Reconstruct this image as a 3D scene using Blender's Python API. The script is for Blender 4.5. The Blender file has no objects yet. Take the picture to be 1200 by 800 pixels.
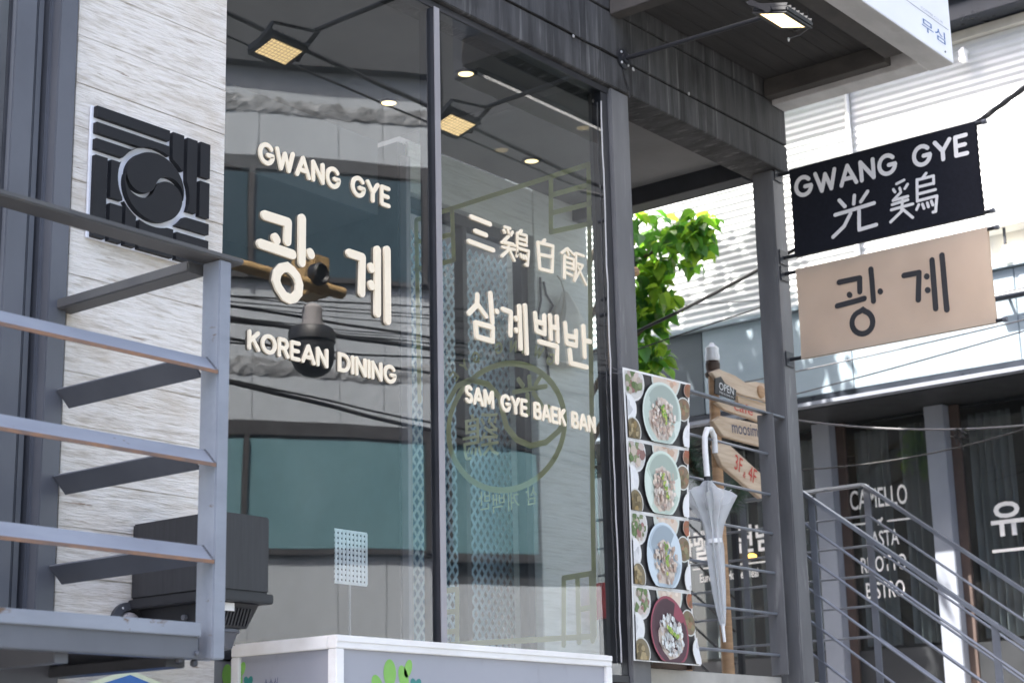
import bpy, bmesh, math, random
from mathutils import Vector, Matrix
random.seed(7)
R = math.radians
S = bpy.context.scene
COL = S.collection

# ------------------------------------------------------------------ camera
# X runs along the shop front, Y goes into the building, Z is up; the shop glass stands at Y = 0
CAM = Vector((0, -5, 1.6))
AX = Vector((0.62362755, -0.78141148, -0.02201771))      # camera right
AD = Vector((0.17975147, 0.17075288, -0.96877906))       # camera down
AF = Vector((0.76077467, 0.60019959, 0.24694606))        # camera forward
FPX = 2073.86                                            # focal length in pixels of a 1200 px wide picture
cd = bpy.data.cameras.new('camera'); cam = bpy.data.objects.new('camera', cd); COL.objects.link(cam)
M = Matrix((AX, -AD, -AF)).transposed().to_4x4(); M.translation = CAM
cam.matrix_world = M
cd.sensor_width = 36; cd.lens = FPX / 1200 * 36; cd.clip_end = 2000; cd.clip_start = .05
cd.dof.use_dof = True; cd.dof.focus_distance = 7.6; cd.dof.aperture_fstop = 4.0
S.camera = cam
S.render.resolution_x = 1024; S.render.resolution_y = 682

# ------------------------------------------------------------------ world, sun, exposure
SUN = Vector((-.45, .25, .86)).normalized()
w = bpy.data.worlds.new('World'); S.world = w; w.use_nodes = True
nt = w.node_tree
sky = nt.nodes.new('ShaderNodeTexSky'); sky.sky_type = 'NISHITA'; sky.sun_disc = False
sky.sun_elevation = math.asin(SUN.z); sky.sun_rotation = math.atan2(SUN.x, SUN.y)
sky.air_density = .8; sky.dust_density = 5.0; sky.ozone_density = 1.0
bg = nt.nodes['Background']; nt.links.new(sky.outputs[0], bg.inputs[0]); bg.inputs[1].default_value = .13
ld = bpy.data.lights.new('sun', 'SUN'); ld.energy = 5.0; ld.angle = R(.5); ld.color = (1, .95, .87)
sun = bpy.data.objects.new('sun', ld); COL.objects.link(sun)
sun.rotation_euler = SUN.to_track_quat('Z', 'Y').to_euler(); sun.location = (0, 0, 30)
S.view_settings.view_transform = 'Standard'; S.view_settings.look = 'None'
S.view_settings.exposure = 2.5; S.view_settings.gamma = 1

# ------------------------------------------------------------------ where sight lines meet real planes (survey helper)
def _ray(u, v):
    return AX * ((u - 600) / FPX) + AD * ((v - 400) / FPX) + AF
def onY(u, v, y=0.):
    r = _ray(u, v); return CAM + r * ((y - CAM.y) / r.y)
def onX(u, v, x):
    r = _ray(u, v); return CAM + r * ((x - CAM.x) / r.x)
def onZ(u, v, z):
    r = _ray(u, v); return CAM + r * ((z - CAM.z) / r.z)

# ------------------------------------------------------------------ materials
MATS = {}
def mat(name, c1, c2=None, rough=.6, metal=0., scale=(6, 6, 6), detail=6, lo=.35, hi=.65, bump=0., bscale=None,
        c3=None, s3=(3, 3, 3), lo3=.6, hi3=.75, c4=None, s4=(1, 1, 1), lo4=.5, hi4=.8, spec=.5, rvar=.1, emit=None, estr=0.):
    m = bpy.data.materials.new(name); m.use_nodes = True; MATS[name] = m
    n = m.node_tree.nodes; l = m.node_tree.links; b = n['Principled BSDF']
    b.inputs['Roughness'].default_value = rough; b.inputs['Metallic'].default_value = metal
    b.inputs['Specular IOR Level'].default_value = spec
    tc = n.new('ShaderNodeTexCoord')
    def noise(sc, det=detail, dist=0.):
        mp = n.new('ShaderNodeMapping'); mp.inputs['Scale'].default_value = sc
        l.new(tc.outputs['Object'], mp.inputs[0])
        t = n.new('ShaderNodeTexNoise'); t.inputs['Scale'].default_value = 1; t.inputs['Detail'].default_value = det
        t.inputs['Roughness'].default_value = .6; t.inputs['Distortion'].default_value = dist
        l.new(mp.outputs[0], t.inputs['Vector']); return t
    def ramp(src, a, bb, ca, cb):
        r = n.new('ShaderNodeValToRGB'); r.color_ramp.elements[0].position = a; r.color_ramp.elements[1].position = bb
        r.color_ramp.elements[0].color = (*ca, 1); r.color_ramp.elements[1].color = (*cb, 1); l.new(src, r.inputs[0]); return r
    if c2 is None: c2 = tuple(x * .8 for x in c1)
    t = noise(scale); r = ramp(t.outputs['Fac'], lo, hi, c2, c1); out = r.outputs[0]
    if c3 is not None:
        t3 = noise(s3, 5, .3); r3 = ramp(t3.outputs['Fac'], lo3, hi3, (0, 0, 0), (1, 1, 1))
        mx = n.new('ShaderNodeMix'); mx.data_type = 'RGBA'; l.new(r3.outputs[0], mx.inputs['Factor'])
        l.new(out, mx.inputs['A']); mx.inputs['B'].default_value = (*c3, 1); out = mx.outputs['Result']
    if c4 is not None:
        t4 = noise(s4, 4, .5); r4 = ramp(t4.outputs['Fac'], lo4, hi4, (0, 0, 0), (1, 1, 1))
        mx = n.new('ShaderNodeMix'); mx.data_type = 'RGBA'; l.new(r4.outputs[0], mx.inputs['Factor'])
        l.new(out, mx.inputs['A']); mx.inputs['B'].default_value = (*c4, 1); out = mx.outputs['Result']
    l.new(out, b.inputs['Base Color'])
    if rvar:
        mr = n.new('ShaderNodeMapRange'); mr.inputs['To Min'].default_value = max(.02, rough - rvar); mr.inputs['To Max'].default_value = min(1, rough + rvar)
        l.new(t.outputs['Fac'], mr.inputs[0]); l.new(mr.outputs[0], b.inputs['Roughness'])
    if bump:
        tb = noise(bscale or scale, 8); bp = n.new('ShaderNodeBump'); bp.inputs['Strength'].default_value = bump; bp.inputs['Distance'].default_value = .01
        l.new(tb.outputs['Fac'], bp.inputs['Height']); l.new(bp.outputs[0], b.inputs['Normal'])
    if emit:
        b.inputs['Emission Color'].default_value = (*emit, 1); b.inputs['Emission Strength'].default_value = estr
    return m

def glass(name, k=3.4, tint=(.86, .9, .9), rough=0., gl=(1, 1, 1), dust=.025):
    m = bpy.data.materials.new(name); m.use_nodes = True; MATS[name] = m
    n = m.node_tree.nodes; l = m.node_tree.links; n.clear()
    out = n.new('ShaderNodeOutputMaterial'); mix = n.new('ShaderNodeMixShader')
    tr = n.new('ShaderNodeBsdfTransparent'); tr.inputs[0].default_value = (*tint, 1)
    g = n.new('ShaderNodeBsdfGlossy'); g.inputs['Roughness'].default_value = rough; g.inputs[0].default_value = (*gl, 1)
    geo = n.new('ShaderNodeNewGeometry'); dt = n.new('ShaderNodeVectorMath'); dt.operation = 'DOT_PRODUCT'
    l.new(geo.outputs['Normal'], dt.inputs[0]); l.new(geo.outputs['Incoming'], dt.inputs[1])
    def mth(op, a, b=None):
        q = n.new('ShaderNodeMath'); q.operation = op
        if isinstance(a, (int, float)): q.inputs[0].default_value = a
        else: l.new(a, q.inputs[0])
        if b is not None:
            if isinstance(b, (int, float)): q.inputs[1].default_value = b
            else: l.new(b, q.inputs[1])
        return q.outputs[0]
    c = mth('ABSOLUTE', dt.outputs['Value']); p = mth('POWER', mth('SUBTRACT', 1., c), 5.)
    f = mth('MULTIPLY', mth('ADD', mth('MULTIPLY', p, .96), .04), k); f = mth('MINIMUM', f, .92)
    tc = n.new('ShaderNodeTexCoord'); nz = n.new('ShaderNodeTexNoise'); nz.inputs['Scale'].default_value = 1.1; nz.inputs['Detail'].default_value = 1
    l.new(tc.outputs['Object'], nz.inputs['Vector']); bp = n.new('ShaderNodeBump'); bp.inputs['Strength'].default_value = .25; bp.inputs['Distance'].default_value = .006
    l.new(nz.outputs['Fac'], bp.inputs['Height']); l.new(bp.outputs[0], g.inputs['Normal'])
    dn = n.new('ShaderNodeTexNoise'); dn.inputs['Scale'].default_value = 2.2; dn.inputs['Detail'].default_value = 9; dn.inputs['Roughness'].default_value = .7; l.new(tc.outputs['Object'], dn.inputs['Vector'])
    dr = n.new('ShaderNodeMapRange'); dr.inputs['From Min'].default_value = .4; dr.inputs['From Max'].default_value = .8; dr.inputs['To Max'].default_value = dust; l.new(dn.outputs['Fac'], dr.inputs[0])
    df = n.new('ShaderNodeBsdfDiffuse'); df.inputs[0].default_value = (.6, .58, .55, 1); m2 = n.new('ShaderNodeMixShader')
    l.new(f, mix.inputs[0]); l.new(tr.outputs[0], mix.inputs[1]); l.new(g.outputs[0], mix.inputs[2])
    l.new(dr.outputs[0], m2.inputs[0]); l.new(mix.outputs[0], m2.inputs[1]); l.new(df.outputs[0], m2.inputs[2]); l.new(m2.outputs[0], out.inputs[0])
    return m

def translucent(name, col, tcol, alpha=1., rough=.5, mixf=.45, nscale=3., nvar=.16):
    m = bpy.data.materials.new(name); m.use_nodes = True; MATS[name] = m
    n = m.node_tree.nodes; l = m.node_tree.links; n.clear()
    out = n.new('ShaderNodeOutputMaterial')
    d = n.new('ShaderNodeBsdfPrincipled'); d.inputs['Roughness'].default_value = rough; d.inputs['Base Color'].default_value = (*col, 1)
    tc = n.new('ShaderNodeTexCoord'); nz = n.new('ShaderNodeTexNoise'); nz.inputs['Scale'].default_value = nscale; nz.inputs['Detail'].default_value = 7; l.new(tc.outputs['Object'], nz.inputs['Vector'])
    rp = n.new('ShaderNodeValToRGB'); rp.color_ramp.elements[0].position = .3; rp.color_ramp.elements[1].position = .65; rp.color_ramp.elements[0].color = (*[x * (1 - nvar) for x in col], 1); rp.color_ramp.elements[1].color = (*col, 1); l.new(nz.outputs['Fac'], rp.inputs[0]); l.new(rp.outputs[0], d.inputs['Base Color'])
    t = n.new('ShaderNodeBsdfTranslucent'); t.inputs[0].default_value = (*tcol, 1)
    mx = n.new('ShaderNodeMixShader'); mx.inputs[0].default_value = mixf
    l.new(d.outputs[0], mx.inputs[1]); l.new(t.outputs[0], mx.inputs[2]); last = mx
    if alpha < 1:
        tr = n.new('ShaderNodeBsdfTransparent'); m2 = n.new('ShaderNodeMixShader'); m2.inputs[0].default_value = alpha
        l.new(tr.outputs[0], m2.inputs[1]); l.new(last.outputs[0], m2.inputs[2]); last = m2
    l.new(last.outputs[0], out.inputs[0]); return m

def vcol(name, rough=.35, spec=.5):
    m = bpy.data.materials.new(name); m.use_nodes = True; MATS[name] = m
    n = m.node_tree.nodes; l = m.node_tree.links; b = n['Principled BSDF']; b.inputs['Roughness'].default_value = rough
    a = n.new('ShaderNodeVertexColor'); a.layer_name = 'Col'; l.new(a.outputs[0], b.inputs['Base Color']); return m

def lamp_face(name, col, strength, nx, ny):
    # LED chips in rows behind a warm lens: dark gaps between the chips
    m = bpy.data.materials.new(name); m.use_nodes = True; MATS[name] = m
    n = m.node_tree.nodes; l = m.node_tree.links; b = n['Principled BSDF']; b.inputs['Base Color'].default_value = (.3, .26, .18, 1)
    tc = n.new('ShaderNodeTexCoord'); br = n.new('ShaderNodeTexBrick'); br.offset = 0
    br.inputs['Color1'].default_value = (1, 1, 1, 1); br.inputs['Color2'].default_value = (1, 1, 1, 1); br.inputs['Mortar'].default_value = (.25, .25, .25, 1)
    br.inputs['Scale'].default_value = 1; br.inputs['Brick Width'].default_value = nx; br.inputs['Row Height'].default_value = ny
    br.inputs['Mortar Size'].default_value = ny * .16; br.inputs['Mortar Smooth'].default_value = .3
    l.new(tc.outputs['Object'], br.inputs['Vector'])
    mx = n.new('ShaderNodeMix'); mx.data_type = 'RGBA'; mx.blend_type = 'MULTIPLY'; mx.inputs['Factor'].default_value = 1
    l.new(br.outputs[0], mx.inputs['A']); mx.inputs['B'].default_value = (*col, 1)
    l.new(mx.outputs['Result'], b.inputs['Emission Color']); b.inputs['Emission Strength'].default_value = strength
    return m

mat('asphalt', (.06, .06, .06), (.04, .04, .042), rough=.9, scale=(40, 40, 40), bump=.3)
mat('pavement', (.34, .33, .31), (.27, .26, .25), rough=.85, scale=(9, 9, 9), bump=.2)
# board-marked concrete: grain runs along X
mat('board_concrete', (.73, .69, .63), (.45, .395, .325), rough=.92, scale=(8, 8, 60), detail=9, lo=.25, hi=.52, bump=1., bscale=(12, 12, 80),
    c3=(.27, .20, .14), s3=(5, 5, 52), lo3=.65, hi3=.73, c4=(.57, .50, .41), s4=(2.6, 2.6, 4.2), lo4=.50, hi4=.80, spec=.12)
mat('pier_concrete', (0.744, 0.732, 0.696), (0.6, 0.582, 0.54), rough=.88, scale=(5, 5, 60), lo=.28, hi=.52, bump=.7, bscale=(5, 6, 60),
    c3=(.33, .30, .26), s3=(3, 4, 30), lo3=.655, hi3=.74, c4=(.45, .43, .39), s4=(1, 1, 2), lo4=.55, hi4=.85, spec=.2)
mat('dark_board', (0.0816, 0.0804, 0.0816), (0.0288, 0.0282, 0.0288), rough=.78, scale=(13, 5, 1.3), lo=.32, hi=.66, bump=.5, bscale=(55, 20, 3),
    c3=(.17, .168, .166), s3=(26, 9, 1.1), lo3=.57, hi3=.74, c4=(.02, .0195, .02), s4=(3, 3, 1.8), lo4=.56, hi4=.8, spec=.3)
mat('soffit_dark', (.042, .040, .039), (.027, .026, .0255), rough=.8, scale=(3, 40, 5), bump=.4, bscale=(3, 60, 5))
mat('rim_brown', (.068, .062, .057), (.040, .037, .035), rough=.7, scale=(5, 5, 9), bump=.3, c3=(.16, .08, .035), s3=(4, 4, 4), lo3=.66, hi3=.8)
mat('plaster_grey', (0.216, 0.212, 0.212), (0.176, 0.172, 0.172), rough=.9, scale=(2, 2, 2), bump=.15, bscale=(30, 30, 30))
mat('ceiling_grey', (0.132, 0.132, 0.135), (0.108, 0.108, 0.114), rough=.85, scale=(2, 2, 2))
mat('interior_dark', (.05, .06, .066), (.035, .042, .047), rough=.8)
mat('interior_floor', (.10, .08, .06), (.07, .055, .045), rough=.5, scale=(2, 14, 2))
mat('bulkhead', (0.12, 0.128, 0.14), (0.096, 0.104, 0.116), rough=.8, scale=(2, 2, 2))
mat('steel_grey', (.105, .112, .13), (.085, .091, .107), rough=.45, scale=(4, 4, 2.2), bump=.05, spec=.5)
mat('steel_light', (0.315, 0.3, 0.3075), (0.27, 0.2587, 0.2662), rough=.5, scale=(6, 6, 1.5))
mat('steel_column', (0.16, 0.16, 0.164), (0.1, 0.1, 0.104), rough=.5, scale=(9, 9, 1.8), lo=.3, hi=.7, bump=.08, c3=(.30, .295, .29), s3=(14, 14, 2), lo3=.6, hi3=.8)
mat('steel_dark', (.045, .047, .055), (.03, .032, .037), rough=.45)
mat('rail_paint', (.245, .268, .31), (.20, .218, .255), rough=.42, scale=(3, 8, 8), bump=.06, c3=(.12, .075, .05), s3=(7, 9, 14), lo3=.655, hi3=.70)
mat('rust_edge', (.26, .14, .08), (.14, .10, .085), rough=.75, scale=(14, 9, 30), bump=.2)
mat('handrail_paint', (0.084, 0.084, 0.084), (0.0595, 0.0595, 0.063), rough=.5, scale=(4, 8, 8), c3=(.22, .14, .09), s3=(4, 8, 8), lo3=.62, hi3=.75)
mat('black_plastic', (0.0176, 0.0192, 0.024), (0.0128, 0.0136, 0.0176), rough=.5, scale=(30, 30, 3))
mat('black_grain', (0.0315, 0.0329, 0.0371), (0.0182, 0.0189, 0.0224), rough=.55, scale=(60, 60, 4), bump=.1)
mat('emblem_black', (.012, .0125, .015), (.009, .0095, .012), rough=.55, scale=(20, 20, 20), spec=.3)
mat('white_plate', (.80, .81, .85), (.76, .77, .81), rough=.5)
mat('cream_letter', (.90, .785, .60), (.87, .755, .57), rough=.5)
mat('white_letter', (.80, .78, .76), (.74, .72, .71), rough=.6)
translucent('olive_film', (.66, .66, .42), (.8, .8, .5), rough=.7, mixf=.5)
mat('white_paint', (.83, .82, .80), (.74, .72, .69), rough=.45, scale=(4, 9, 9), c3=(.5, .42, .33), s3=(7, 7, 9), lo3=.7, hi3=.85)
mat('panel_lilac', (.335, .34, .375), (.30, .305, .34), rough=.35, scale=(1.5, 1.5, 1.5), c3=(.25, .25, .26), s3=(9, 9, 3), lo3=.6, hi3=.8)
mat('leaf_print', (.24, .50, .10), (.19, .42, .08), rough=.5)
mat('teal_print', (.03, .22, .20), rough=.5); mat('navy_print', (.05, .06, .13), rough=.5)
mat('sign_blue', (.02, .13, .42), (.015, .11, .36), rough=.35); mat('sign_cream', (.70, .76, .56), rough=.4)
mat('sign_white', (0.8746, 0.8848, 0.9153), (0.8339, 0.8441, 0.8848), rough=.4, scale=(2, 2, 2))
mat('trim_white', (0.496, 0.488, 0.48), (0.4, 0.392, 0.384), rough=.6, scale=(3, 7, 7), c3=(.32, .30, .28), s3=(5, 5, 5), lo3=.62, hi3=.85)
mat('text_blue', (.07, .17, .42), rough=.5); mat('text_grey', (.45, .46, .50), rough=.5)
mat('fabric_black', (.014, .015, .022), (.010, .011, .016), rough=.85, scale=(50, 50, 50), bump=.1, spec=.2)
mat('stroke_black', (.03, .03, .034), rough=.7)
mat('wood', (.50, .31, .17), (.36, .21, .11), rough=.6, scale=(5, 5, 40), bump=.2)
mat('arrow_wood', (.66, .53, .40), (.48, .35, .24), rough=.7, scale=(4, 8, 38), lo=.3, hi=.65, bump=.3, c3=(.30, .17, .09), s3=(6, 6, 10), lo3=.66, hi3=.8)
mat('brown_dark', (.075, .042, .028), (.05, .03, .02), rough=.6, scale=(4, 4, 20))
mat('text_red', (.62, .05, .04), rough=.6); mat('sign_black', (.015, .015, .017), rough=.5)
mat('white_enamel', (.82, .82, .82), rough=.25)
mat('red_box', (.65, .06, .06), rough=.4)
mat('zinc', (.56, .57, .58), (.46, .47, .48), rough=.5, metal=.1, scale=(1.2, 1.2, 6))
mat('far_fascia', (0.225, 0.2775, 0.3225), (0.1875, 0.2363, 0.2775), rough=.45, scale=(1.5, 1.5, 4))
mat('far_fascia_shade', (.05, .066, .082), (.038, .051, .064), rough=.5, scale=(1.5, 1.5, 4))  # darker copy of the fascia colour, with the tree shade put in
mat('far_steel', (0.204, 0.222, 0.264), (0.168, 0.183, 0.219), rough=.45, scale=(3, 3, 2))
mat('far_frame', (.075, .052, .046), (.055, .04, .036), rough=.5)
mat('far_dark', (.014, .016, .02), (.010, .012, .015), rough=.5)
mat('eave_dark', (.025, .03, .042), (.016, .02, .028), rough=.3)
mat('stone_warm', (.50, .48, .44), (.42, .40, .365), rough=.8)
mat('stair_steel', (0.2175, 0.2339, 0.2664), (0.1631, 0.174, 0.2011), rough=.32, metal=.35, scale=(5, 5, 5))
mat('across_panel', (0.3, 0.33, 0.36), (0.264, 0.291, 0.318), rough=.7, scale=(.7, .7, .5))
mat('dark_mirrored', (.030, .034, .040), (.022, .025, .030), rough=.8, scale=(1, 1, 1))  # near black, keeps what the shop glass mirrors dim
mat('across_rough', (.24, .255, .27), (.10, .105, .11), rough=.95, scale=(5, 5, 9), lo=.38, hi=.62, bump=1.)
mat('across_frame', (0.03, 0.03, 0.0325), rough=.5)
mat('across_pane_dark', (.03, .055, .07), (.022, .045, .058), rough=.12, spec=.5, scale=(.6, .6, .4))
mat('across_pane', (.11, .20, .225), (.09, .17, .195), rough=.12, spec=.8, scale=(.6, .6, .4))
mat('lattice_pale', (.62, .77, .86), rough=.6); mat('lattice_teal', (.05, .22, .40), (.035, .16, .31), rough=.7)
mat('cctv_tan', (.42, .285, .135), (.36, .24, .11), rough=.5)
mat('cable_black', (.012, .012, .014), rough=.6); mat('cable_grey', (.10, .10, .11), rough=.6)
mat('bark', (.14, .10, .07), (.08, .06, .045), rough=.9, scale=(8, 8, 20), bump=.5)
mat('pine', (.055, .115, .065), (.03, .07, .04), rough=.7)
mat('frame_black', (.03, .03, .035), (.022, .022, .026), rough=.4)
mat('bulb', (.9, .8, .6), emit=(1, .82, .55), estr=6); mat('amber', (.9, .5, .1), emit=(1, .5, .08), estr=1.2)
mat('downlight', (.9, .8, .6), emit=(1, .72, .34), estr=.6)
glass('shop_glass', 3.0, (.80, .86, .88)); glass('side_glass', 1.6, (.90, .94, .92)); glass('door_glass', .7, (.92, .95, .95)); glass('far_glass', 2.0, (.72, .78, .80)); glass('bay_glass', 4, (.3, .36, .36))
translucent('beige_fabric', (.68, .55, .43), (.78, .60, .44), rough=.8, mixf=.3)
translucent('umbrella_film', (.80, .82, .84), (.8, .82, .85), alpha=.55, rough=.2, mixf=.4)
translucent('bag_film', (.88, .85, .80), (.85, .8, .74), alpha=.95, rough=.4, mixf=.4)
translucent('curtain_lace', (.34, .36, .37), (.30, .32, .33), alpha=.6, rough=.9, mixf=.35)
for i, (a, b) in enumerate([((.06, .15, .025), (.24, .52, .04)), ((.12, .22, .03), (.42, .66, .06)), ((.04, .11, .035), (.12, .33, .04))]):
    translucent('leaf_%d' % i, a, b, rough=.35, mixf=.5)
vcol('print', .4)
lamp_face('led', (1, .74, .36), 1.35, .024, .022)

# ------------------------------------------------------------------ mesh helpers
WP = {}      # world position of the empties, for parenting meshes given in world coordinates
def empty(name, loc, label, cat, group=None):
    o = bpy.data.objects.new(name, None); COL.objects.link(o); o.location = loc; o.empty_display_size = .1
    WP[o.name] = Vector(loc); o['label'] = label; o['category'] = cat
    if group: o['group'] = group
    return o
def link(name, me, m=None, parent=None, local=False):
    o = bpy.data.objects.new(name, me); COL.objects.link(o)
    if m is not None:
        for x in (m if isinstance(m, (list, tuple)) else [m]): me.materials.append(MATS[x])
    if parent is not None:
        o.parent = parent
        if not local and parent.name in WP: o.matrix_parent_inverse = Matrix.Translation(-WP[parent.name])
    return o
def tag(o, label, cat, group=None):
    o['label'] = label; o['category'] = cat
    if group: o['group'] = group
    return o
class MB:
    def __init__(s): s.v = []; s.f = []; s.mi = []; s.c = []
    def add(s, vs, fs, mi=0, col=None):
        b = len(s.v); s.v += [tuple(v) for v in vs]; s.f += [tuple(b + i for i in f) for f in fs]; s.mi += [mi] * len(fs)
        if col is not None: s.c += [col] * len(vs)
    def box(s, x0, x1, y0, y1, z0, z1, mi=0):
        s.add([(x, y, z) for x in (x0, x1) for y in (y0, y1) for z in (z0, z1)],
              [(0, 1, 3, 2), (4, 6, 7, 5), (0, 4, 5, 1), (2, 3, 7, 6), (0, 2, 6, 4), (1, 5, 7, 3)], mi)
    def bar(s, a, b, w, h, up=(0, 0, 1), mi=0):       # rectangular bar between two points
        a = Vector(a); b = Vector(b); d = (b - a).normalized(); sd = d.cross(Vector(up)).normalized(); u = sd.cross(d)
        vs = [p + sd * (i * w / 2) + u * (j * h / 2) for p in (a, b) for i, j in ((-1, -1), (1, -1), (1, 1), (-1, 1))]
        s.add(vs, [(3, 2, 1, 0), (4, 5, 6, 7), (0, 1, 5, 4), (1, 2, 6, 5), (2, 3, 7, 6), (3, 0, 4, 7)], mi)
    def tube(s, pts, r, n=8, caps=True, mi=0):
        pts = [Vector(p) for p in pts]; rs = r if isinstance(r, (list, tuple)) else [r] * len(pts)
        d0 = (pts[1] - pts[0]).normalized(); u = d0.orthogonal().normalized(); vs = []
        for i, p in enumerate(pts):
            d = (pts[min(i + 1, len(pts) - 1)] - pts[max(i - 1, 0)]).normalized()
            u = (u - d * u.dot(d)).normalized(); v = d.cross(u)
            vs += [p + (u * math.cos(2 * math.pi * k / n) + v * math.sin(2 * math.pi * k / n)) * rs[i] for k in range(n)]
        fs = [(i * n + k, i * n + (k + 1) % n, (i + 1) * n + (k + 1) % n, (i + 1) * n + k) for i in range(len(pts) - 1) for k in range(n)]
        if caps: fs += [tuple(range(n))[::-1], tuple((len(pts) - 1) * n + k for k in range(n))]
        s.add(vs, fs, mi)
    def lathe(s, c, prof, n=24, axis='Z', mi=0):       # prof: list of (radius, height)
        c = Vector(c); vs = []
        for r, h in prof:
            for k in range(n):
                a = 2 * math.pi * k / n; x, y = r * math.cos(a), r * math.sin(a)
                vs.append(c + (Vector((x, y, h)) if axis == 'Z' else Vector((x, h, y)) if axis == 'Y' else Vector((h, x, y))))
        m = len(prof)
        fs = [(i * n + k, i * n + (k + 1) % n, (i + 1) * n + (k + 1) % n, (i + 1) * n + k) for i in range(m - 1) for k in range(n)]
        fs += [tuple(range(n))[::-1], tuple((m - 1) * n + k for k in range(n))]
        s.add(vs, fs, mi)
    def prism(s, poly, n, mi=0):                       # 3-D polygon extruded along vector n
        poly = [Vector(p) for p in poly]; n = Vector(n); k = len(poly)
        s.add(poly + [p + n for p in poly], [tuple(range(k))[::-1], tuple(range(k, 2 * k))] + [(i, (i + 1) % k, k + (i + 1) % k, k + i) for i in range(k)], mi)
    def build(s, name, m=None, parent=None, smooth=False, bev=0., local=False):
        me = bpy.data.meshes.new(name); me.from_pydata(s.v, [], s.f)
        if any(s.mi): me.polygons.foreach_set('material_index', s.mi)
        if s.c:
            a = me.color_attributes.new('Col', 'FLOAT_COLOR', 'POINT'); a.data.foreach_set('color', [x for c in s.c for x in (*c, 1)])
        bm = bmesh.new(); bm.from_mesh(me)
        if bev: bmesh.ops.bevel(bm, geom=[e for e in bm.edges if len(e.link_faces) == 2 and e.calc_face_angle(0) > .6], offset=bev, segments=2, affect='EDGES', clamp_overlap=True)
        if not s.c: bmesh.ops.recalc_face_normals(bm, faces=bm.faces)
        bm.to_mesh(me); bm.free()
        if smooth: me.polygons.foreach_set('use_smooth', [True] * len(me.polygons)); me.set_sharp_from_angle(angle=R(38))
        me.update(); return link(name, me, m, parent, local)
def pbox(name, m, parent, x0, x1, y0, y1, z0, z1, bev=.003, local=False):
    b = MB(); b.box(x0, x1, y0, y1, z0, z1); return b.build(name, m, parent, bev=bev, local=local)
def struct(o, kind='structure'): o['kind'] = kind; return o

# flat lettering: a stroke is a chain of round-ended bars lying in a plane
class Frame:
    def __init__(s, o, u, v, n): s.o, s.u, s.v, s.n = Vector(o), Vector(u), Vector(v), Vector(n)
    def p(s, a, b, c=0.): return s.o + s.u * a + s.v * b + s.n * c
    def loc(s, w): w = Vector(w) - s.o; return (w.dot(s.u), w.dot(s.v))
def stroke_mesh(strokes, r, fr, depth=.006, name='letter', m='cream_letter', parent=None):
    b = MB()
    for si, st in enumerate(strokes):
        lift = (si % 5) * (.0007 if depth > .003 else .00015)
        st = [Vector(p) for p in st]
        if len(st) > 5:                                     # a curve: one mitred ribbon
            st = [p for i, p in enumerate(st) if i == 0 or (p - st[i - 1]).length > 1e-5]
            closed = (st[0] - st[-1]).length < 1e-4
            if closed: st = st[:-1]
            k = len(st); lft, rgt = [], []
            for i, p in enumerate(st):
                d0 = (p - st[i - 1]).normalized() if (closed or i) else (st[1] - p).normalized()
                d1 = (st[(i + 1) % k] - p).normalized() if (closed or i < k - 1) else d0
                t = (Vector((-d0.y, d0.x)) + Vector((-d1.y, d1.x))); t = t.normalized() if t.length > 1e-4 else Vector((-d0.y, d0.x))
                w_ = r / max(.62, t.dot(Vector((-d1.y, d1.x)))); lft.append(p + t * w_); rgt.append(p - t * w_)
            z = depth + lift; vs = []
            for i in range(k): vs += [fr.p(*lft[i], 0), fr.p(*rgt[i], 0), fr.p(*lft[i], z), fr.p(*rgt[i], z)]
            fs_ = []
            for i in range(k if closed else k - 1):
                a, c = 4 * i, 4 * ((i + 1) % k); fs_ += [(a + 2, a + 3, c + 3, c + 2), (a, a + 2, c + 2, c), (a + 1, c + 1, c + 3, a + 3), (a, c, c + 1, a + 1)]
            b.add(vs, fs_)
            ends = [] if closed else [(st[0], st[0] - st[1]), (st[-1], st[-1] - st[-2])]
            for p, d in ends:
                a0 = math.atan2(d.y, d.x); poly = [p + Vector((math.cos(a0 + math.pi * (q / 8 - .5)), math.sin(a0 + math.pi * (q / 8 - .5)))) * r for q in range(9)]
                b.prism([fr.p(*q, 0) for q in poly], fr.n * z)
            continue
        segs = [(st[0], st[0])] if len(st) == 1 else list(zip(st[:-1], st[1:]))
        for i, (p, q) in enumerate(segs):
            d = (q - p); d = d.normalized() if d.length > 1e-6 else Vector((1, 0)); t = Vector((-d.y, d.x)); poly = []
            for k in range(9): a = math.pi / 2 + math.pi * k / 8; poly.append(p + d * (r * math.cos(a)) + t * (r * math.sin(a)))
            for k in range(9): a = -math.pi / 2 + math.pi * k / 8; poly.append(q + d * (r * math.cos(a)) + t * (r * math.sin(a)))
            b.prism([fr.p(x.x, x.y, 0) for x in poly], fr.n * (depth + lift + (i % 4) * (.00016 if depth > .003 else .00005)))
    return b.build(name, m, parent)
def arc(cx, cy, rx, ry, a0, a1, n=14): return [(cx + rx * math.cos(R(a0 + (a1 - a0) * i / n)), cy + ry * math.sin(R(a0 + (a1 - a0) * i / n))) for i in range(n + 1)]
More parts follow.
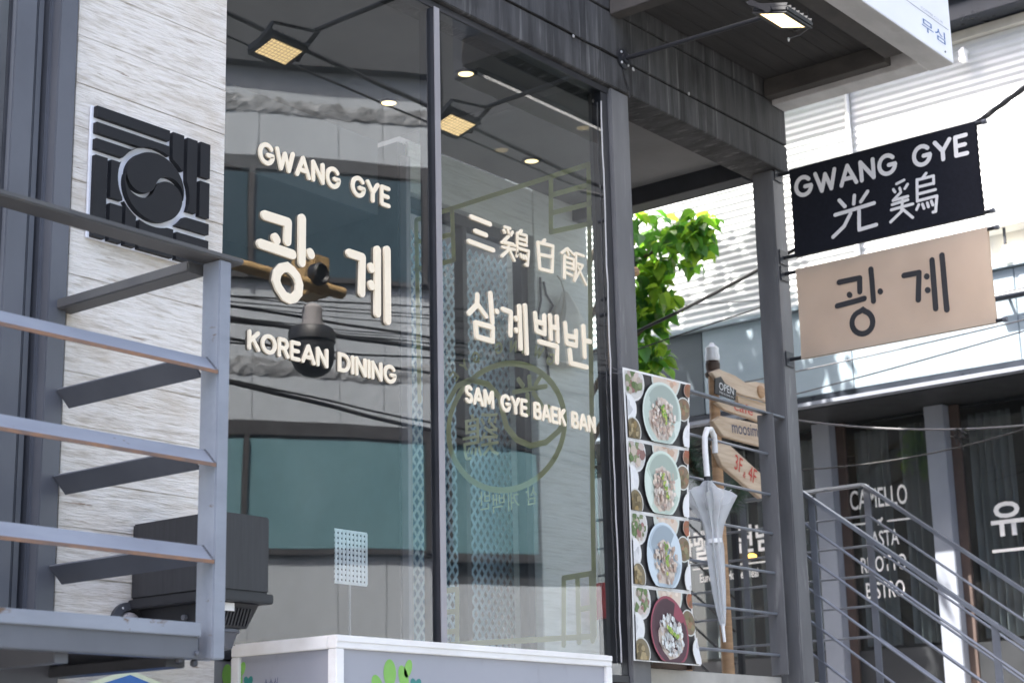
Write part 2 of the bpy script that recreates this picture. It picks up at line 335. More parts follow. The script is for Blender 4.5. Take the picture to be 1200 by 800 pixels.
GL = {
 'G': (.95, [arc(.5, .5, .47, .5, 42, 352, 20) + [(.95, .46), (.6, .46)]]),
 'W': (1.2, [[(0, 1), (.3, 0), (.6, .86), (.9, 0), (1.2, 1)]]),
 'A': (.92, [[(0, 0), (.46, 1), (.92, 0)], [(.2, .3), (.72, .3)]]),
 'N': (.75, [[(0, 0), (0, 1), (.75, 0), (.75, 1)]]),
 'Y': (.84, [[(0, 1), (.42, .45), (.84, 1)], [(.42, .45), (.42, 0)]]),
 'E': (.6, [[(.6, 1), (0, 1), (0, 0), (.6, 0)], [(0, .5), (.52, .5)]]),
 'K': (.7, [[(0, 0), (0, 1)], [(.66, 1), (.03, .42)], [(.24, .6), (.7, 0)]]),
 'O': (1., [arc(.5, .5, .5, .5, 0, 360, 24)]),
 'R': (.68, [[(0, 0), (0, 1)], [(0, 1), (.38, 1)] + arc(.38, .74, .25, .26, 80, -90, 8) + [(0, .48)], [(.36, .48), (.68, 0)]]),
 'D': (.8, [[(0, 0), (0, 1), (.3, 1)] + arc(.3, .5, .5, .5, 85, -90, 12) + [(0, 0)]]),
 'I': (.02, [[(0, 0), (0, 1)]]),
 'S': (.62, [arc(.32, .74, .29, .26, 35, 265, 10) + arc(.32, .25, .30, .25, 85, -150, 10)]),
 'M': (.95, [[(0, 0), (.04, 1), (.475, .25), (.91, 1), (.95, 0)]]),
 'B': (.66, [[(0, 0), (0, 1)], [(0, 1), (.36, 1)] + arc(.36, .76, .22, .24, 80, -90, 7) + [(0, .52)], [(.1, .521), (.36, .521)] + arc(.36, .26, .28, .26, 80, -90, 8) + [(0, 0)]]),
 ' ': (.45, [])}
def stroke_text(txt, fr, width, height, r, parent, m='cream_letter', depth=.008, gap=.34):
    adv = [GL[c][0] for c in txt]; tot = sum(adv) + gap * (len(txt) - 1); sx = (width - 2 * r) / tot; sy = height - 2 * r; x = r
    for c, a in zip(txt, adv):
        if c != ' ': stroke_mesh([[(x + px * sx, r + py * sy) for px, py in st] for st in GL[c][1]], r, fr, depth, 'letter', m, parent)
        x += (a + gap) * sx
def px_strokes(ox, oy, sc, strokes, proj, fr):      # strokes read off an enlarged view, put on the real plane
    return [[fr.loc(proj(ox + x / sc, oy + y / sc)) for x, y in st] for st in strokes]
def font_mesh(body, fr, width, height, name, m, parent, depth=.002, bold=0.):
    cu = bpy.data.curves.new('text', 'FONT'); cu.body = body; cu.size = 1; cu.resolution_u = 3; cu.offset = bold
    o = bpy.data.objects.new('text', cu); COL.objects.link(o)
    dg = bpy.context.evaluated_depsgraph_get(); ev = o.evaluated_get(dg); me = bpy.data.meshes.new_from_object(ev)
    bpy.data.objects.remove(o); bpy.data.curves.remove(cu)
    xs = [v.co.x for v in me.vertices]; ys = [v.co.y for v in me.vertices]; x0, x1, y0, y1 = min(xs), max(xs), min(ys), max(ys)
    for v in me.vertices:
        v.co = fr.p((v.co.x - x0) / (x1 - x0) * width, (v.co.y - y0) / (y1 - y0) * height, depth)
    me.materials.clear(); return link(name, me, m, parent)
def wire(name, a, b, sag, r, label, m='cable_black', group=None, n=24, wob=0.):
    a, b = Vector(a), Vector(b); pts = []
    for i in range(n + 1):
        t = i / n; p = a.lerp(b, t); p.z -= sag * 4 * t * (1 - t)
        p += Vector((0, random.uniform(-wob, wob), random.uniform(-wob, wob))); pts.append(p)
    q = MB(); q.tube(pts, r, 6); o = q.build(name, m, smooth=True); tag(o, label, 'cable', group); return o
FY = Frame((0, 0, 0), (1, 0, 0), (0, 0, 1), (0, -1, 0))            # plane of the shop glass, seen from the street

# ================================================================== GROUND
g = MB(); g.box(-150, 200, -150, 150, -.3, 0); struct(g.build('ground', 'asphalt'))
g = MB(); g.box(-20, 40, -1.9, -.02, 0.004, .12); struct(g.build('pavement', 'pavement'))
g = MB(); g.box(9.06, 13.3, .26, 8, 0, 2.2); struct(g.build('terrace', 'stone_warm'))
st = MB()
for i in range(12):
    st.box(9.2, 10.42, .255 - (i + 1) * .245, .255 - i * .245, 0.13, 2.2 - (i + 1) * .17)
struct(st.build('outdoor_steps', 'stone_warm'))

# ================================================================== RESTAURANT BUILDING
B = empty('restaurant_building', (6, 1.5, 0), 'grey restaurant building with tall front window and dark beam', 'building')
pr = pbox('concrete_pier', 'board_concrete', B, 3.745, 4.47, -.046, .35, 0, 9.2, .004)
z_ = .02
while z_ < 6.2:
    h_ = random.uniform(.15, .22); pbox('board_face', 'board_concrete', pr, 3.7455, 4.4695, -.0495 - random.uniform(0, .0032), -.0461, z_, z_ + h_ - .0025, .0012); z_ += h_
pbox('base_wall', 'plaster_grey', B, 4.473, 7.2, .0, .3, 0, 2.1)
pbox('upper_wall', 'plaster_grey', B, 4.473, 9.04, .02, .3, 5.905, 9.2)
pbox('upper_wall', 'plaster_grey', B, -1, 3.4, .1, .4, 5.2, 9.2)
pbox('roof', 'plaster_grey', B, -1, 9.04, .31, 1.75, 9.0, 9.2); pbox('roof', 'plaster_grey', B, -1, 7.29, 1.755, 6, 9.0, 9.2)  # unseen roof stops short behind the porch, to let light onto the lattice
for z0, z1 in ((5.205, 5.378), (5.388, 5.632), (5.642, 5.9)):
    pbox('beam_board', 'dark_board', B, 4.473, 9.05, -.03, .2, z0, z1, .004)
pbox('ceiling', 'ceiling_grey', B, 4.473, 7.19, .205, 4.4, 5.3, 5.5)
pbox('back_wall', 'interior_dark', B, 4.0, 7.3, 4.2, 4.4, 2.0, 5.29)
pbox('side_wall', 'interior_dark', B, 4.3, 4.47, .355, 4.19, 2.0, 5.29)
pbox('side_wall', 'interior_dark', B, 7.22, 7.29, 1.512, 4.19, 2.0, 5.29)
pbox('flank_wall', 'plaster_grey', B, 8.8, 9.045, 1.722, 6, 0, 8.99)
pbox('floor', 'interior_floor', B, 4.473, 7.2, .305, 4.19, 1.9, 2.0)
pbox('bulkhead', 'bulkhead', B, 4.48, 7.15, 1.6, 2.6, 4.84, 5.295, .004)
pbox('column', 'steel_column', B, 7.2, 7.365, -.02, .13, 0.13, 5.2, .006)
pbox('column', 'steel_column', B, 8.9, 9.04, 0, .14, 0.13, 5.2, .006)
pbox('porch_soffit', 'plaster_grey', B, 7.21, 8.885, .21, 1.49, 5.31, 5.45)
pbox('porch_beam', 'steel_dark', B, 8.89, 9.04, .205, 1.49, 5.2, 5.46, .004)
pbox('porch_header', 'pier_concrete', B, 7.3, 8.478, 1.5, 1.7, 5.005, 5.309, .003)
pbox('porch_pier', 'pier_concrete', B, 8.48, 9.05, 1.495, 1.72, 2.2, 5.45, .004)
pbox('porch_floor', 'stone_warm', B, 7.2, 9.055, .14, 1.49, 0, 2.2)
# window framing
def framepiece(*a): pbox('window_frame', 'frame_black', B, *a, .002)
framepiece(4.474, 7.198, -.005, .06, 5.165, 5.2)
framepiece(4.474, 7.198, -.005, .06, 2.105, 2.14)
framepiece(7.135, 7.198, .0, .06, 2.142, 5.163)
framepiece(4.474, 4.5, -.002, .06, 2.142, 5.163)
mu = pbox('mullion', 'frame_black', B, 5.775, 5.812, -.02, .07, 2.142, 5.163, .002)
pbox('mullion_face', 'steel_light', mu, 5.776, 5.813, -.026, -.0205, 2.142, 5.163, .001)
b = MB(); b.tube([(7.12 + random.uniform(-.004, .004), -.012, 2.2 + i * .1) for i in range(30)], .004, 6); b.build('sealant_line', 'trim_white', B, smooth=True)
# panes with their lettering
def pane(x0, x1, z0, z1, y=.0):
    q = MB(); q.box(x0, x1, y, y + .02, z0, z1)
    q = MB(); q.add([(x0, y, z0), (x1, y, z0), (x1, y, z1), (x0, y, z1)], [(0, 1, 2, 3)]); return q.build('window_pane', 'shop_glass', B)
P1 = pane(4.5, 5.775, 2.14, 5.165); P2 = pane(5.812, 7.135, 2.14, 5.165)
def line_text(txt, l, rr, h, parent, r, **k):      # l, rr: left and right foot of the line on the glass
    a, c = onY(*l), onY(*rr); fr = Frame((a.x, -.001, (a.z + c.z) / 2), (1, 0, 0), (0, 0, 1), (0, -1, 0))
    stroke_text(txt, fr, c.x - a.x, h, r, parent, **k)
line_text('GWANG GYE', (301, 193), (456, 243), .098, P1, .0095)
line_text('KOREAN DINING', (289, 410), (463, 451), .083, P1, .0082)
line_text('SAM GYE BAEK BAN', (544, 472), (697, 508), .086, P2, .0085)
fw = Frame((0, -.001, 0), (1, 0, 0), (0, 0, 1), (0, -1, 0)); pj = lambda u, v: onY(u, v)
def ring(cx, cy, rx, ry, n=22): return arc(cx, cy, rx, ry, 90, 450, n)
GWANG = [[(125, 85), (305, 142), (300, 288)], [(415, 112), (412, 452)], [(205, 262), (214, 278)], [(90, 308), (338, 392)], [(475, 380), (481, 392)],
         [(300, 488), (340, 520), (375, 565), (394, 625), (388, 690), (355, 730), (318, 738), (275, 715), (232, 650), (212, 595), (222, 535), (255, 497), (300, 488)]]
GYE = [[(785, 380), (887, 414), (882, 690)], [(953, 488), (957, 502)], [(953, 625), (957, 637)], [(1003, 357), (1003, 850)], [(1078, 357), (1082, 908)]]
stroke_mesh(px_strokes(290, 240, 6.667, GWANG, pj, fw), .0205, fw, .01, 'letter', 'cream_letter', P1)
stroke_mesh(px_strokes(290, 240, 6.667, GYE, pj, fw), .019, fw, .01, 'letter', 'cream_letter', P1)
HAN = [([[(117, 105), (278, 168)], [(152, 226), (243, 262)], [(95, 313), (303, 390)]], .0115),
       ([[(402, 192), (448, 205)], [(395, 222), (402, 238)], [(428, 222), (434, 240)], [(466, 235), (452, 262)], [(432, 272), (388, 318), (470, 340)], [(378, 322), (490, 352)], [(384, 362), (486, 384)],
         [(436, 330), (425, 392), (378, 440)], [(440, 388), (482, 476)], [(542, 224), (525, 246)], [(511, 244), (509, 415)], [(511, 244), (586, 266), (586, 325)], [(512, 288), (584, 308)], [(512, 330), (586, 350)],
         [(512, 372), (602, 398), (592, 520), (578, 512)], [(504, 440), (514, 415)], [(537, 425), (541, 445)], [(556, 435), (560, 458)], [(574, 440), (579, 462)]], .0075),
       ([[(745, 302), (722, 330)], [(686, 322), (702, 548), (806, 574), (812, 355), (686, 322)], [(694, 425), (808, 448)]], .0085),
       ([[(936, 375), (888, 412)], [(936, 375), (990, 428)], [(936, 402), (944, 428)], [(911, 432), (912, 626)], [(912, 446), (984, 468), (984, 556)], [(914, 490), (982, 508)], [(914, 530), (982, 550)], [(914, 576), (974, 604)],
         [(1006, 416), (1074, 440)], [(1006, 416), (1004, 560), (994, 650)], [(1012, 500), (1066, 518), (998, 646)], [(1024, 530), (1096, 682)]], .007)]
for sts, r in HAN: stroke_mesh(px_strokes(535, 240, 7.27, sts, pj, fw), r, fw, .008, 'letter', 'cream_letter', P2)
KOR = [[[(170, 78), (168, 160), (97, 234)], [(175, 168), (243, 260)], [(280, 66), (296, 312)], [(326, 216), (336, 222)], [(152, 316), (160, 434), (296, 474), (296, 356), (152, 316)]],
       [[(386, 200), (455, 226), (452, 420)], [(496, 276), (499, 284)], [(496, 376), (499, 384)], [(525, 177), (537, 532)], [(573, 172), (588, 572)]],
       [[(663, 236), (673, 384), (742, 410), (740, 256)], [(670, 305), (740, 325)], [(788, 256), (795, 452)], [(845, 266), (852, 472)], [(795, 350), (850, 364)], [(697, 475), (850, 518), (848, 652)]],
       [[(918, 320), (930, 488), (1010, 510), (1012, 386)], [(925, 425), (1010, 442)], [(1073, 346), (1084, 604)], [(1080, 468), (1128, 476)], [(955, 550), (965, 660), (1098, 694)]]]
for sts in KOR: stroke_mesh(px_strokes(535, 335, 7.27, sts, pj, fw), .0125, fw, .008, 'letter', 'cream_letter', P2)
# side pane of the corner, between shop and porch, with the olive film that reads from the porch
q = MB(); XS = 7.255; q.add([(XS, .13, 2.14), (XS, 1.46, 2.14), (XS, 1.46, 5.29), (XS, .13, 5.29)], [(0, 1, 2, 3)])
PS = q.build('side_pane', 'side_glass', B)
pbox('window_frame', 'steel_light', B, 7.235, 7.275, 1.462, 1.51, 2.14, 5.2, .002)
pbox('window_frame', 'frame_black', B, 7.235, 7.275, .132, 1.46, 2.1, 2.139, .002)
fs = Frame((XS - .002, 0, 0), (0, -1, 0), (0, 0, 1), (-1, 0, 0)); pjx = lambda u, v: onX(u, v, XS)
FILM = [[(488, 258), (690, 193), (697, 745), (510, 756)], [(488, 258), (492, 470)], [(530, 245), (532, 305), (488, 316)], [(488, 284), (530, 275)],
        [(646, 208), (646, 272), (694, 262)], [(646, 229), (693, 216)], [(646, 250), (694, 238)],
        [(661, 677), (661, 755)], [(661, 677), (696, 671)], [(677, 675), (679, 752)], [(693, 672), (695, 750)], [(678, 714), (694, 711)], [(508, 694), (536, 690), (536, 750)], [(508, 718), (535, 716)], [(508, 741), (535, 739)]]
stroke_mesh([[fs.loc(pjx(*p)) for p in s_] for s_ in FILM], .014, fs, .001, 'film_lattice', 'olive_film', PS)
CIRC = [[(594 + 68 * math.cos(a), 500 - 6 * math.cos(a) - 74 * math.sin(a)) for a in [2 * math.pi * i / 48 for i in range(49)]],
        [(526, 470), (536, 452), (552, 445), (572, 450), (586, 466), (590, 485), (594, 500), (606, 515), (622, 522), (640, 518), (655, 505), (661, 495)]]
stroke_mesh([[fs.loc(pjx(*p)) for p in s_] for s_ in CIRC], .016, fs, .001, 'film_swirl', 'olive_film', PS)
GW2 = [[(485, 95), (520, 145)], [(570, 75), (575, 150)], [(665, 62), (620, 135)], [(450, 195), (700, 150)], [(556, 215), (560, 368)], [(605, 205), (690, 335), (720, 310)]]
stroke_mesh(px_strokes(535, 430, 6.667, GW2, pjx, fs), .013, fs, .001, 'film_letter', 'olive_film', PS)
def mirrored(body, l, rr, h, name='film_letter'):
    a, c = onX(*l, XS), onX(*rr, XS); w_ = abs(c.y - a.y)
    font_mesh(body, Frame((XS - .002, c.y, c.z), (0, 1, 0), (0, 0, 1), (-1, 0, 0)), w_, h, name, 'olive_film', PS, .001)
mirrored('鷄', (543, 540), (586, 533), .25)
for ch, l, rr in (('반', (562, 597), (575, 596)), ('백', (578, 600), (592, 599)), ('계', (596, 599), (609, 597)), ('삼', (617, 593), (630, 590))): mirrored(ch, l, rr, .1)
for k_, ch in enumerate('GWANGGYE'):
    t_ = R(52 + k_ * 11 + (8 if k_ > 4 else 0)); pu, pv = 594 + 80 * math.cos(t_), 500 - 7 * math.cos(t_) - 88 * math.sin(t_); p_ = onX(pu, pv, XS); ta = math.pi / 2 - t_
    u_ = Vector((0, math.cos(ta), math.sin(ta))); v_ = Vector((0, -math.sin(ta), math.cos(ta)))
    stroke_mesh([[(x * .055 * .8 - .02, y * .055) for x, y in st_] for st_ in GL[ch][1]], .006, Frame((XS - .002, p_.y, p_.z), u_, v_, (-1, 0, 0)), .001, 'film_letter', 'olive_film', PS)
# porch door glass and the lattice screen behind it
pbox('door_frame', 'steel_dark', B, 8.41, 8.477, 1.55, 1.62, 2.2, 5.0, .002)
pbox('door_frame', 'steel_dark', B, 7.3, 8.408, 1.55, 1.62, 4.93, 5.0, .002)
pbox('door_frame', 'steel_dark', B, 7.84, 7.88, 1.55, 1.62, 2.2, 4.928, .002)
q = MB(); q.add([(7.3, 1.585, 2.2), (8.41, 1.585, 2.2), (8.41, 1.585, 4.93), (7.3, 1.585, 4.93)], [(0, 1, 2, 3)]); q.build('door_pane', 'door_glass', B)
L = empty('lattice_screen', (7.85, 1.85, 2.2), 'blue backed screen of crossed pale slats behind the side glass', 'screen')
pbox('backing', 'lattice_teal', L, 7.31, 8.79, 2.5, 2.52, 2.21, 4.98, .0)
pitch = .05
def clipbar(x, z, dx, dz):
    pts = []
    x0, x1, z0, z1 = 7.32, 8.78, 2.22, 4.95; t0, t1 = -9, 9
    for p, d, lo, hi in ((x, dx, x0, x1), (z, dz, z0, z1)):
        a, c = (lo - p) / d, (hi - p) / d; t0, t1 = max(t0, min(a, c)), min(t1, max(a, c))
    return ((x + dx * t0, z + dz * t0), (x + dx * t1, z + dz * t1)) if t1 - t0 > .05 else None
for k, (dx, dz, yy) in enumerate(((.6, .8, 1.868), (.6, -.8, 1.876))):
    for i in range(-44, 76):
        s_ = clipbar(7.3 + i * pitch / .8, 2.2 if k == 0 else 4.95, dx, dz)
        if s_:
            bb = MB(); (xa, za), (xb, zb) = s_; bb.bar((xa, yy, za), (xb, yy, zb), .004, .017, (dz, 0, -dx) if 1 else (0, 0, 1))
            bb.build('slat', 'lattice_pale', L)

# left bay: stepped steel frame and dark glass
W_ = B
def vsteel(u0, u1, y, d, m):
    a, c = onY(u0, 50, y).x, onY(u1, 50, y).x; pbox('frame_post', m, W_, a, c, y, y + d, 0, 9.1, .004)
vsteel(70, 91, -.075, .07, 'steel_grey'); vsteel(57.5, 69.5, -.03, .1, 'steel_grey'); vsteel(51, 57, .02, .1, 'brown_dark')
vsteel(43, 50.8, -.02, .1, 'steel_grey'); vsteel(18, 42.4, -.045, .12, 'steel_grey'); vsteel(9, 17.6, -.02, .14, 'steel_dark')
pbox('bay_frame', 'steel_dark', B, 1.0, 3.44, .0, .1, 5.1, 5.2); pbox('bay_frame', 'steel_dark', B, 1.0, 3.44, .0, .1, 2.0, 2.1)
q = MB(); q.add([(1, .05, 2.1), (3.46, .05, 2.1), (3.46, .05, 5.1), (1, .05, 5.1)], [(0, 1, 2, 3)]); q.build('bay_pane', 'bay_glass', B)
pbox('back_wall', 'interior_dark', B, 1, 3.7, 2.0, 2.1, 0, 5.2); pbox('base_wall', 'steel_dark', B, -1, 3.46, .1, .3, 0, 2.0)

# downlights sunk in the ceilings
for (x, y, z), t in (((6.73, .58, 5.298), 'small recessed downlight in the shop ceiling near the mullion top'), ((6.76, 1.16, 5.298), 'small recessed downlight in the shop ceiling left of the mullion'),
                     ((8.04, 1.16, 5.308), 'small recessed downlight in the porch soffit seen through the corner pane')):
    o = empty('downlight', (x, y, z), t, 'downlight', 'recessed downlights')
    q = MB(); q.lathe((0, 0, 0), [(.062, 0), (.062, -.006), (.046, -.008), (.044, -.001)], 24); q.build('bezel', 'frame_black', o, smooth=True, local=True)
    q = MB(); q.lathe((0, 0, 0), [(.001, -.002), (.041, -.002), (.041, -.0035), (.001, -.0035)], 20); q.build('lens', 'downlight', o, local=True)

# strip grid inside the shop, stands in for a sunlit grid mirrored in the glass
o = empty('reflection_grid', onY(412, 683, .6), 'white woven grid behind the lower left pane, standing in for a reflection', 'panel')
bse = onY(412, 683, .6); wx, wz = .2, .235
for i in range(9):
    pbox('strip', 'white_paint', o, bse.x - wx / 2 + i * wx / 8 - .007, bse.x - wx / 2 + i * wx / 8 + .007, bse.y, bse.y + .003, bse.z, bse.z + wz, 0)
for i in range(11):
    pbox('strip', 'white_paint', o, bse.x - wx / 2 - .007, bse.x + wx / 2 + .007, bse.y + .0035, bse.y + .0065, bse.z + i * wz / 10 - .007, bse.z + i * wz / 10 + .007, 0)
pbox('stand', 'steel_light', o, bse.x - .004, bse.x + .004, bse.y + .008, bse.y + .014, 2.0, bse.z + .1, 0)

# white bag on the porch pier, its cables, red box
p = onY(664, 385, 1.42); bag = empty('plastic_bag', (p.x, p.y, p.z - .24), 'crumpled whitish plastic bag hanging on the concrete porch pier', 'bag')
q = MB(); rows = 16; n = 22
for i in range(rows):
    t = i / (rows - 1); rr = .03 + .14 * math.sin(min(1, t * 1.25) * math.pi * .62) * (1 - .35 * max(0, t - .75) / .25); vs = []
    for k in range(n):
        a = 2 * math.pi * k / n; w1 = 1 + .16 * math.sin(3 * a + 4 * t) + .1 * math.sin(7 * a - 3 * t) + random.uniform(-.05, .05)
        vs.append((rr * w1 * math.cos(a) + .03 * math.sin(5 * t), .45 * rr * w1 * math.sin(a), .48 - .48 * t))
    q.v += vs
q.f = [(i * n + k, i * n + (k + 1) % n, (i + 1) * n + (k + 1) % n, (i + 1) * n + k) for i in range(rows - 1) for k in range(n)] + [tuple((rows - 1) * n + k for k in range(n))]
q.mi = [0] * len(q.f); q.build('body', 'bag_film', bag, smooth=True, local=True)
q = MB(); q.tube([(0, 0, .46), (-.02, .02, .56), (0, .06, .6)], .006, 6); q.build('handle', 'bag_film', bag, smooth=True, local=True)
for k, (pts, lab) in enumerate((([(637, 330), (640, 345), (648, 358), (641, 372), (645, 392)], 'thin dark cable looping down the concrete porch pier'), ([(633, 325), (634, 352), (630, 372), (640, 410), (644, 450)], 'thin dark cable hanging straight on the porch pier edge'))):
    q = MB(); q.tube([onY(u, v, 1.48) for u, v in pts], .008, 6); tag(q.build('pier_cable', 'cable_grey', smooth=True), lab, 'cable', 'cables on the porch pier')
p = onY(709, 720, 1.36); o = empty('hose_box', (p.x, p.y, 2.2), 'small red box standing at the foot of the porch pier', 'box')
pbox('casing', 'red_box', o, p.x - .07, p.x + .07, p.y - .05, p.y + .05, 2.62, p.z + .19, .006); pbox('stand', 'steel_dark', o, p.x - .03, p.x + .03, p.y - .03, p.y + .03, 2.2, 2.62, .003)

# ================================================================== CANOPY AND ITS SIGN
Cn = empty('canopy', (8.2, -.5, 5.6), 'dark flat canopy with boarded soffit over the porch corner', 'canopy')
for i in range(8):
    y0 = -1.0 + i * .12; pbox('soffit_board', 'soffit_dark', Cn, 7.29, 8.88, y0, y0 + .1175, 5.74, 5.77, .002)
pbox('joist', 'rim_brown', Cn, 7.2, 7.285, -1.0, -.035, 5.61, 5.77, .004)
pbox('front_rim', 'rim_brown', Cn, 7.29, 8.8, -.99, -.84, 5.645, 5.735, .004)
pbox('front_lip', 'steel_dark', Cn, 7.29, 8.87, -1.0, -.992, 5.62, 5.73, .002)
pbox('end_rim', 'rim_brown', Cn, 8.80, 8.885, -.835, -.035, 5.63, 5.738, .004)
pbox('end_fascia', 'trim_white', Cn, 8.888, 9.035, -.998, -.035, 5.6, 6.2, .004)
pbox('canopy_deck', 'steel_dark', Cn, 7.2, 8.885, -1.0, -.035, 5.772, 5.86, .004)
q = MB(); q.tube([(8.08, -.74, 5.735), (8.09, -.745, 5.68), (8.1, -.74, 5.63), (8.06, -.70, 5.585), (8.0, -.66, 5.555)], .0025, 5); q.build('loose_wire', 'cable_grey', Cn, smooth=True)
q = MB(); q.lathe((8.0, -.66, 5.55), [(.004, .01), (.007, .0), (.004, -.012)], 8); q.build('wire_end', 'white_enamel', Cn)
SB = empty('sign_box', (8.2, -1.08, 5.6), 'white box sign with blue Korean lettering along the canopy edge', 'sign')
pbox('added_end_cap', 'steel_dark', SB, 7.3, 7.348, -1.15, -1.0025, 5.6, 6.6, .004)  # dark cap added so the box end reflects dark in the glass
pbox('sign_face', 'sign_white', SB, 7.35, 9.04, -1.15, -1.1, 5.604, 6.6, .004)
pbox('sign_bottom', 'trim_white', SB, 7.35, 9.04, -1.148, -1.003, 5.6, 5.6035, 0)
pbox('sign_bracket', 'steel_dark', SB, 7.4, 7.45, -1.099, -1.002, 5.75, 5.8, 0); pbox('sign_bracket', 'steel_dark', SB, 8.7, 8.75, -1.099, -1.002, 5.75, 5.8, 0)
f2 = Frame((8.645, -1.1505, 5.685), (1, 0, 0), (0, 0, 1), (0, -1, 0)); font_mesh('무심', f2, .30, .075, 'lettering', 'text_blue', SB, .001)
f2 = Frame((8.65, -1.1505, 5.812), (1, 0, 0), (0, 0, 1), (0, -1, 0)); font_mesh('COFFEE CLUB', f2, .28, .014, 'small_lettering', 'text_grey', SB, .001)
pbox('printed_line', 'text_grey', SB, 8.2, 9.0, -1.1525, -1.1505, 5.797, 5.800, 0)
for x in (7.9, 8.93): q = MB(); q.lathe((x, -1.151, 5.64), [(.006, 0), (.006, -.003), (.001, -.004)], 10, 'Y'); q.build('screw', 'steel_dark', SB)

# ================================================================== FLOODLIGHTS ON ARMS
def floodlight(x, label):
    o = empty('floodlight', (x, -.03, 5.39), label, 'lamp', 'floodlights on arms along the beam')
    q = MB(); q.lathe((0, 0, 0), [(.055, 0), (.055, -.012), (.03, -.016), (.03, -.03), (.02, -.03)], 20, 'Y'); q.build('wall_flange', 'black_plastic', o, smooth=True, local=True)
    for k in range(4):
        a = math.pi / 4 + k * math.pi / 2; q = MB(); q.lathe((.042 * math.cos(a), -.012, .042 * math.sin(a)), [(.007, 0), (.007, -.007), (.003, -.008)], 6, 'Y'); q.build('bolt', 'zinc', o, local=True)
    q = MB(); q.tube([(0, -.02, 0), (0, -.88, -.02)], .013, 12); q.build('arm', 'black_plastic', o, smooth=True, local=True)
    hd = MB(); hd.box(-.13, .13, -.10, .10, -.0, .03); hd.box(-.09, .09, -.04, .04, .0302, .05)
    h = hd.build('lamp_head', 'black_plastic', o, bev=.008, local=True)
    h.matrix_local = Matrix.Translation((-.105, -1.035, -.12)) @ Matrix.Rotation(R(15.5), 4, 'X')
    q = MB(); q.box(-.106, .106, -.068, .068, -.004, -.001); q.build('lens', 'led', h, local=True)
    q = MB(); q.box(-.128, .128, -.098, -.072, -.006, -.0005); q.box(-.128, .128, .072, .098, -.006, -.0005); q.box(-.128, -.11, -.0715, .0715, -.006, -.0005); q.box(.11, .128, -.0715, .0715, -.006, -.0005); q.build('bezel', 'black_plastic', h, local=True)
    for i in range(7): q = MB(); q.box(-.12 + i * .04 - .003, -.12 + i * .04 + .003, -.09, .09, .0303, .045); q.build('fin', 'black_plastic', h, local=True)
    q = MB(); q.bar((.012, -.87, -.02), (.038, -.96, -.05), .03, .006); q.bar((.038, -.96, -.05), (.038, -1.04, -.115), .03, .006, (1, 0, 0)); q.bar((.012, -.874, -.026), (-.245, -.93, -.04), .026, .006); q.bar((-.245, -.93, -.04), (-.248, -1.04, -.115), .026, .006, (1, 0, 0))
    q.build('yoke', 'black_plastic', o, local=True)
    for sx in (-.244, .034): q = MB(); q.lathe((sx, -1.035, -.115), [(.018, -.008), (.018, .008), (.008, .011)], 12, 'X'); q.build('pivot_bolt', 'black_plastic', o, local=True)
    return o
floodlight(7.31, 'lit floodlight on a black arm under the dark canopy')
floodlight(5.933, 'lit floodlight above the left pane, seen mirrored in its glass')
q = MB(); q.tube([(7.30, -.034, 5.36), (7.31, -.036, 5.3), (7.34, -.037, 5.24), (7.345, -.045, 5.21), (7.335, -.05, 5.17)], .004, 6)
tag(q.build('lamp_cable', 'cable_black', smooth=True), 'short black cable dangling from the floodlight flange', 'cable')
for z in (5.383,):
    q = MB(); q.tube([(6.3 + i * .09, -.036 + random.uniform(-.003, .001), z + random.uniform(-.006, .006)) for i in range(12)], .0045, 6); tag(q.build('beam_cable', 'cable_black', smooth=True), 'black cable clipped along the lower beam joint', 'cable')
for x, z, t in ((6.86, 5.375, 'left of the floodlight flange'), (7.40, 5.36, 'just right of the floodlight flange'), (7.95, 5.386, 'in the middle of the porch beam')):
    q = MB(); q.lathe((x, -.034, z), [(.007, 0), (.010, -.003), (.005, -.006)], 7, 'Y'); q.v = [(vx + random.uniform(-.004, .004), vy, vz + random.uniform(-.005, .005)) for vx, vy, vz in q.v]; tag(q.build('putty_blob', 'trim_white'), 'dab of white putty on the beam joint ' + t, 'putty', 'putty dabs on the beam')

# ================================================================== BLADE SIGNS
XB = 8.972
def wrinkle(u, v):
    return .010 * math.sin(math.pi * v) * math.sin(u * 4.2 + v * 2) + (.0018 * math.sin(u * 30 + v * 9) + .004 * math.exp(-((u - v * .6) ** 2) / .01) + .003 * math.exp(-((1 - u - (1 - v) * .5) ** 2) / .012)) * math.sin(math.pi * v)
def settle(o, y0, y1, zt, zb):       # lay the printed letters onto the cloth
    for ch in o.children:
        if ch.name.startswith('letter'):
            bm = bmesh.new(); bm.from_mesh(ch.data); bmesh.ops.triangulate(bm, faces=[f for f in bm.faces if len(f.verts) > 4]); bmesh.ops.subdivide_edges(bm, edges=[e for e in bm.edges if e.calc_length() > .05], cuts=2)
            for v in bm.verts: v.co.x += .005 - .0012 + wrinkle((v.co.y - y0) / (y1 - y0), (v.co.z - zt) / (zb - zt))
            bm.to_mesh(ch.data); bm.free()
